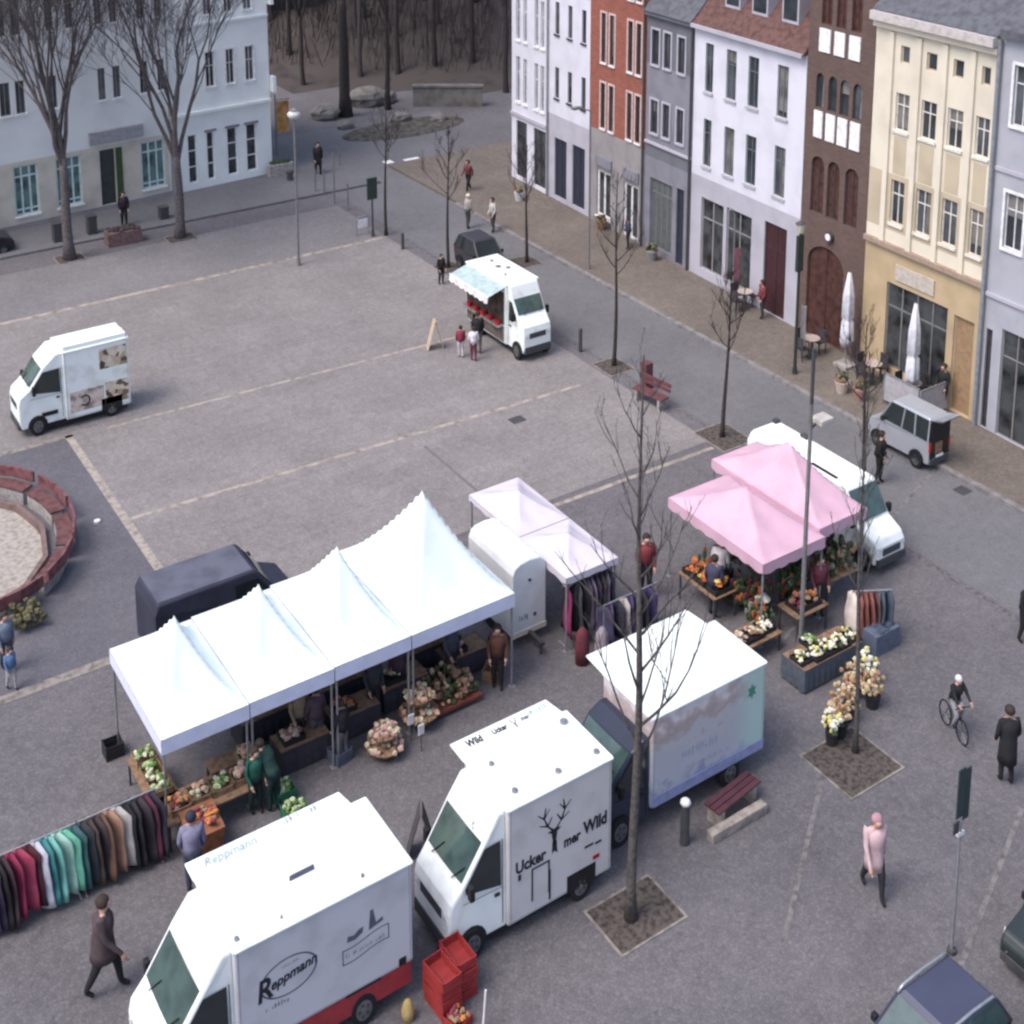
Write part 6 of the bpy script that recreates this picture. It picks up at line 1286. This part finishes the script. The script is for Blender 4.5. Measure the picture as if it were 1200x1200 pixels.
e = pole_thing('street_lamp', 'slim lamp post on the pavement between white house and red brick house', 'street lamp', 690, 318, 7.0, .045, lampgrey, 'street lamps'); b = MB(); b.tube([(0, 0, 6.95), (-.5, .1, 7.15)], .03, 6); b.box(-.85, -.45, 0, .2, 7.1, 7.2); b.build('lamp_head', lampgrey, e)
e = pole_thing('street_sign', 'street sign with two dark green boards on a tall thin post, lower right', 'street sign', 1115, 1116, 3.75, .03, steel, base=False)
for s, z0, z1, x0 in ((-1, 2.95, 3.95, -.20), (1, 2.75, 3.8, .06)):
    b = MB(); b.box(x0, x0+.18, s*.035-.012, s*.035+.012, z0, z1, 0); b.build('sign_board', mat('sign_dark_green', (.035, .055, .055), .5), e)
b = MB(); b.box(-.22, -.08, -.03, .0, 2.62, 2.86); b.build('small_plate', darksteel, e); b = MB(); b.box(-.08, .08, -.03, .03, 2.5, 2.58, 0); b.cyl(0, 0, 0, .08, .09, 8, 1); b.build('sign_clamp', [lens, darksteel], e)
def bollard(x, y, label, H=.95, cap=None, z=0, r=.07, m=None):
    q = G(x, y); e = thing('bollard', label, 'bollard', (q.x, q.y, z), 0, 'bollards'); b = MB(); b.cyl(0, 0, 0, H, r, 12, 0, r*.92); b.build('post', m or darksteel, e); b = MB(); b.blob((0, 0, H), (r*1.15, r*1.15, r*.8), 0, 6, 0); b.build('cap', cap or darksteel, e, smooth=True)
bollard(802, 988, 'thick black bollard with a white cap in front of the printed truck', .95, framew, r=.10); bollard(680, 412, 'lone black bollard right of the mint awning truck', .85); bollard(472, 292, 'short black bollard right of the notice board', .7)
for k, (x, y, lab) in enumerate(((370, 226, 'leftmost of the far thin grey posts'), (380, 228, 'second of the far thin grey posts from the left'), (392, 238, 'tall third of the far thin grey posts'), (408, 246, 'fourth, nearest of the far thin grey posts'), (398, 196, 'farthest thin grey post near the grass island'))): bollard(x, y, lab, 2.6 if k == 2 else 1.25, r=.04, m=lampgrey)
bollard(340, 213, 'small black round litter bin at the corner of the pale building', .5, r=.16); 
def bench(label, x, y, L, rz, m, back=True, group='wooden benches', h=.45, legm=concrete):
    q = G(x, y); e = thing('bench', label, 'bench', (q.x, q.y, 0), rz, group)
    b = MB(); 
    for k in range(3): b.box(-L/2, L/2, -.2+k*.14, -.08+k*.14, h-.04, h)
    b.build('seat', m, e)
    if back: b = MB(); b.box(-L/2, L/2, .22, .26, h+.12, h+.24); b.box(-L/2, L/2, .24, .28, h+.28, h+.42); b.build('backrest', m, e)
    for s in (-1, 1): b = MB(); b.box(s*L*.38-.05, s*L*.38+.05, -.18, .2, 0, h-.04); b.build('leg', legm, e)
    return e
bench('maroon bench on pale concrete feet in front of the printed truck', 858, 950, 1.35, R(8), mat('maroon_slats', (.085, .034, .045), .6), back=False, group='wooden benches', legm=seam)
b = MB(); q = G(862, 966); b.box(-.75, .75, -.1, .1, 0, .22); tag(b.build('kerb_block', seam, loc=(q.x, q.y-.05, 0), bevel=.02), 'pale concrete beam on the ground in front of the maroon bench', 'beam')
bench('red bench standing alone at the edge of the square above the bare tree crown', 762, 474, 1.3, R(-80), mat('red_slats', (.13, .05, .06), .6)); 
q = G(757, 462); b = MB(); b.box(-.16, .16, -.16, .16, .0, .95); tag(b.build('litter_bin', MATS['red_slats'], loc=(q.x+.3, q.y+.35, 0), bevel=.02), 'red box-shaped litter bin behind the lone red bench', 'litter bin')
q = G(145, 284); e = thing('planter_box', 'brown wooden planter box before the pale building, between the two big trees', 'planter', (q.x, q.y, 0)); b = MB(); b.box(-.75, .75, -.35, .35, 0, .6); b.build('tub', mat('brown_planter', (.16, .10, .10), .8, .2, 6), e); b = MB()
for k in range(40): b.blob((random.uniform(-.6, .6), random.uniform(-.25, .25), .66), .10, 0, 4, .3)
b.build('shrub_leaves', soil, e)
for k, (x, y, lab) in enumerate(((68, 285, 'dark waste bin against the left big tree'), (108, 276, 'dark waste bin right of the left big tree'), (192, 258, 'dark moped-like bin left of the second big tree'))):
    q = G(x, y); b = MB(); b.box(-.2, .2, -.2, .2, 0, .9 if k < 2 else .6); b.box(-.22, .22, -.22, .22, .9 if k < 2 else .6, .98 if k < 2 else .68); tag(b.build('waste_bin', darksteel, loc=(q.x, q.y, 0), bevel=.02), lab, 'waste bin', 'waste bins by the pale building')
# ring of benches round the sand circle
CX_, CY_ = 5.9, 36.15; ro, rv = 3.05, 3.75
b = MB(); n = 16; b.quad([(CX_+(ro-.85)*math.cos(2*PI*k/n+.2), CY_+(rv-.95)*math.sin(2*PI*k/n+.2), .02) for k in range(n)]); struct(b.build('sand_circle', sand))
b = MB()
for k in range(n):
    pass
def ringp(t, d, z): return (CX_+(ro-d)*math.cos(t), CY_+(rv-d)*math.sin(t), z)
segn = 12
labs_ring = ['east', 'north-east', 'upper right', 'top right', 'top', 'upper left', 'left', 'lower left', 'bottom left', 'bottom', 'bottom right', 'lower right']
for k in range(segn):
    t0, t1 = 2*PI*k/segn+.03, 2*PI*(k+1)/segn-.03
    e = thing('ring_bench', ['rightmost red-brown segment of the bench ring, below its pink end', 'red-brown segment of the bench ring at its upper right bend', 'red-brown segment at the top of the bench ring nearest the small food truck'][k] if k < 3 else ('lower right segment of the bench ring with worn red slats' if k == segn-1 else ('segment of the bench ring at its lower end near the left edge' if k == segn-2 else f'segment of the bench ring left of the photo edge')), 'bench', (0, 0, 0), 0, 'segments of the round bench')
    if 4 <= k <= 8: 
        bpy.data.objects.remove(e); continue
    for nm_, d0, d1, z0, z1, m_ in (('seat', .10, .52, .40, .46, redwood), ('backrest', .0, .07, .5, .82, mat('worn_red_wood', (.165, .07, .076), .6, .3, 5)), ('plinth', .2, .5, 0, .40, concrete)):
        b = MB(); b.rings([[ringp(t, d0, z0), ringp(t, d1, z0), ringp(t, d1, z1), ringp(t, d0, z1)] for t in (t0, (t0+t1)/2, t1)]); b.build(nm_, m_, e)
    b = MB(); b.rings([[ringp(t, .72, 0), ringp(t, .86, 0), ringp(t, .86, .22), ringp(t, .72, .22)] for t in (t0-.03, t1+.03)]); b.build('kerb_edge', mat('brown_edge', (.17, .12, .11), .8, .2, 4), e)
q = G(18, 775); b = MB(); 
for i in range(40): b.blob((random.uniform(-.4, .4), random.uniform(-.3, .3), random.uniform(.1, .6)), random.uniform(.06, .12), 0, 4, .3)
q = G(30, 735); tag(b.build('low_shrub', mat('olive_leaf', (.12, .11, .06), .9, .3, 8), loc=(q.x, q.y, 0)), 'low olive-brown shrub at the lower end of the bench ring', 'shrub')
q = G(114, 612); b = MB(); b.cyl(0, 0, 0, .06, .09, 10); tag(b.build('paper_cup', framew, loc=(q.x, q.y, 0)), 'small white piece of litter on the dark paving right of the bench ring', 'litter')
# a-boards
def aboard(x, y, label, m, h=1.0, w_=.5, rz=0):
    q = G(x, y); e = thing('a_board', label, 'sign', (q.x, q.y, 0), rz); 
    for s in (-1, 1):
        b = MB(); b.rings([[(-w_/2, s*.30, 0), (w_/2, s*.30, 0), (w_/2, s*.30-.02*s, 0), (-w_/2, s*.30-.02*s, 0)], [(-w_/2, s*.03, h), (w_/2, s*.03, h), (w_/2, s*.01, h), (-w_/2, s*.01, h)]]); b.build('board', m, e)
    return e
aboard(494, 1000, 'dark A-frame board standing open between the two front trucks', mat('dark_board', (.07, .065, .07), .6), 1.05, .42, R(60))
aboard(510, 408, 'pale wooden A-frame board left of the serving counter', mat('pale_board', (.48, .38, .28), .7), 1.1, .4, R(70))
q = G(566, 1205); b = MB(); b.tube([(0, 0, 0), (.06, .0, .75)], .018, 6); tag(b.build('white_stake', framew, loc=(q.x, q.y, 0)), 'thin white stake leaning at the bottom edge below the Wild truck', 'stake')
q = G(606, 492); struct(sheet('drain_cover', [(q.x-.25, q.y-.2), (q.x+.25, q.y-.2), (q.x+.25, q.y+.2), (q.x-.25, q.y+.2)], darksteel, .012))
q = G(1128, 575); struct(sheet('drain_cover', [(q.x-.22, q.y-.2), (q.x+.22, q.y-.2), (q.x+.22, q.y+.2), (q.x-.22, q.y+.2)], darksteel, .012))
# folded parasols and café furniture
for x, y, H, lab in ((990, 432, 3.5, 'folded white parasol before the brown brick house'), (1066, 478, 3.6, 'folded white parasol before the cream house shop window')):
    q = G(x, y); e = thing('folded_parasol', lab, 'parasol', (q.x, q.y, .11), 0, 'folded white parasols'); b = MB(); b.cyl(0, 0, 0, H, .03, 8); b.build('pole', steel, e)
    b = MB(); b.rings([[(r_*math.cos(t)*(1+.25*math.sin(5*t)), r_*math.sin(t)*(1+.25*math.sin(5*t)), z) for t in [2*PI*i/20 for i in range(20)]] for z, r_ in ((.75, .15), (1.0, .21), (1.7, .18), (1.78, .12), (1.86, .19), (2.7, .17), (H, .05))]); b.build('cloth', mat('parasol_cloth', (.62, .62, .68), .8), e, smooth=True)
    b = MB(); b.box(-.3, .3, -.3, .3, 0, .1); b.build('base', concrete, e)
chair_w = mat('dark_rattan', (.055, .05, .055), .8, .3, 10)
def cafe_chair(label, u, v, rz, m=chair_w):
    e = thing('cafe_chair', label, 'chair', (u, v, .11), rz, 'café chairs on the pavement')
    b = MB(); b.box(-.18, .18, -.18, .18, .43, .47); b.build('seat', m, e); b = MB(); b.box(-.18, .18, .15, .18, .50, .88); b.build('backrest', m, e)
    for a in (-1, 1):
        for c in (-1, 1): l_ = MB(); l_.box(a*.16-.015, a*.16+.015, c*.16-.015, c*.16+.015, 0, .43); l_.build('leg', darksteel, e)
def cafe_table(label, u, v):
    e = thing('cafe_table', label, 'table', (u, v, .11), 0, 'café tables on the pavement'); b = MB(); b.cyl(0, 0, .70, .73, .3, 14); b.build('tabletop', mat('pale_tabletop', (.40, .33, .30), .6), e); b = MB(); b.cyl(0, 0, 0, .7, .03, 6); b.cyl(0, 0, 0, .03, .2, 10); b.build('leg', darksteel, e)
spots_c = [(34.4, 29.3, 'between the two folded parasols'), (34.4, 27.6, 'right of the second parasol'), (34.1, 31.9, 'left of the first parasol'), (35.0, 36.3, 'before the wide white house')]
for u, v, wh in spots_c:
    cafe_table(f'round café table {wh}', u, v); cafe_chair(f'dark café chair, street side of the table {wh}', u-.45, v, R(90)); cafe_chair(f'dark café chair, house side of the table {wh}', u+.45, v+.05, R(-90))
    cafe_chair(f'dark café chair, far side of the table {wh}', u+.02, v+.45, R(0))
# low pale barrier of the café terrace
for k, (u, v, L, rz, lab) in enumerate(((34.2, 26.55, 1.3, 0, 'pale glass windbreak before the ochre doorway'), (33.6, 27.4, 1.4, PI/2, 'pale glass windbreak along the café terrace near the silver van'))):
    e = thing('windbreak', lab, 'windbreak', (u, v, .11), rz, 'windbreaks of the café'); b = MB(); b.box(-L/2, L/2, -.01, .01, .12, 1.05); b.build('panel', mat('frosted_panel', (.36, .35, .38), .5), e); b = MB(); b.box(-L/2-.04, -L/2, -.03, .03, 0, 1.1); b.box(L/2, L/2+.04, -.03, .03, 0, 1.1); b.box(-L/2, L/2, -.02, .02, 1.05, 1.1); b.build('windbreak_frame', steel, e)
for k, (u, v, c_, lab) in enumerate(((33.0, 29.4, (.45, .38, .33), 'pale flower tub on the pavement edge beside the slim dark lamp post'), (33.1, 28.7, (.30, .18, .15), 'terracotta flower tub between kerb and first parasol'), (35.2, 42.2, (.2, .2, .2), 'grey flower tub before the slate grey house'), (35.6, 46.3, (.25, .15, .1), 'brown flower tub before the red brick house'), (34.7, 51.6, (.5, .5, .5), 'white goods stand before the far white house'))):
    e = thing('flower_tub', lab, 'flower tub', (u, v, .11), 0, 'flower tubs on the pavement'); b = MB(); b.cyl(0, 0, 0, .4, .18, 12, 0, .26); b.build('tub', mat('tub_%d' % k, c_, .8), e); b = MB()
    for i in range(18): b.blob((random.uniform(-.18, .18), random.uniform(-.18, .18), .45+random.uniform(0, .2)), .08, random.randrange(2), 4, .3)
    b.build('shrub_leaves', [MATS['dark_leaf'], MATS['brown_produce']], e)
e = at('flag_banner', 940, 424, 'narrow pale beach-flag banner before the brown brick house', 'banner'); e.location.z = .11; b = MB(); b.box(-.1, .1, -.012, .012, .3, 2.0); b.build('banner_cloth', mat('pale_banner', (.50, .47, .45), .8), e); b = MB(); b.cyl(-.12, 0, 0, 2.1, .02, 6); b.build('pole', steel, e)
e = at('flag_banner', 862, 356, 'pink-red flag banner before the shop window of the wide white house', 'banner'); e.location.z = .11; b = MB(); b.box(-.16, .16, -.012, .012, .5, 2.2); b.build('banner_cloth', mat('pink_banner', (.34, .14, .17), .8), e); b = MB(); b.cyl(-.18, 0, 0, 2.9, .02, 6); b.tube([(-.18, 0, 2.9), (-.2, 0, 3.6), (-.35, 0, 3.9), (-.55, 0, 3.85)], .03, 5); b.build('pole', steel, e)
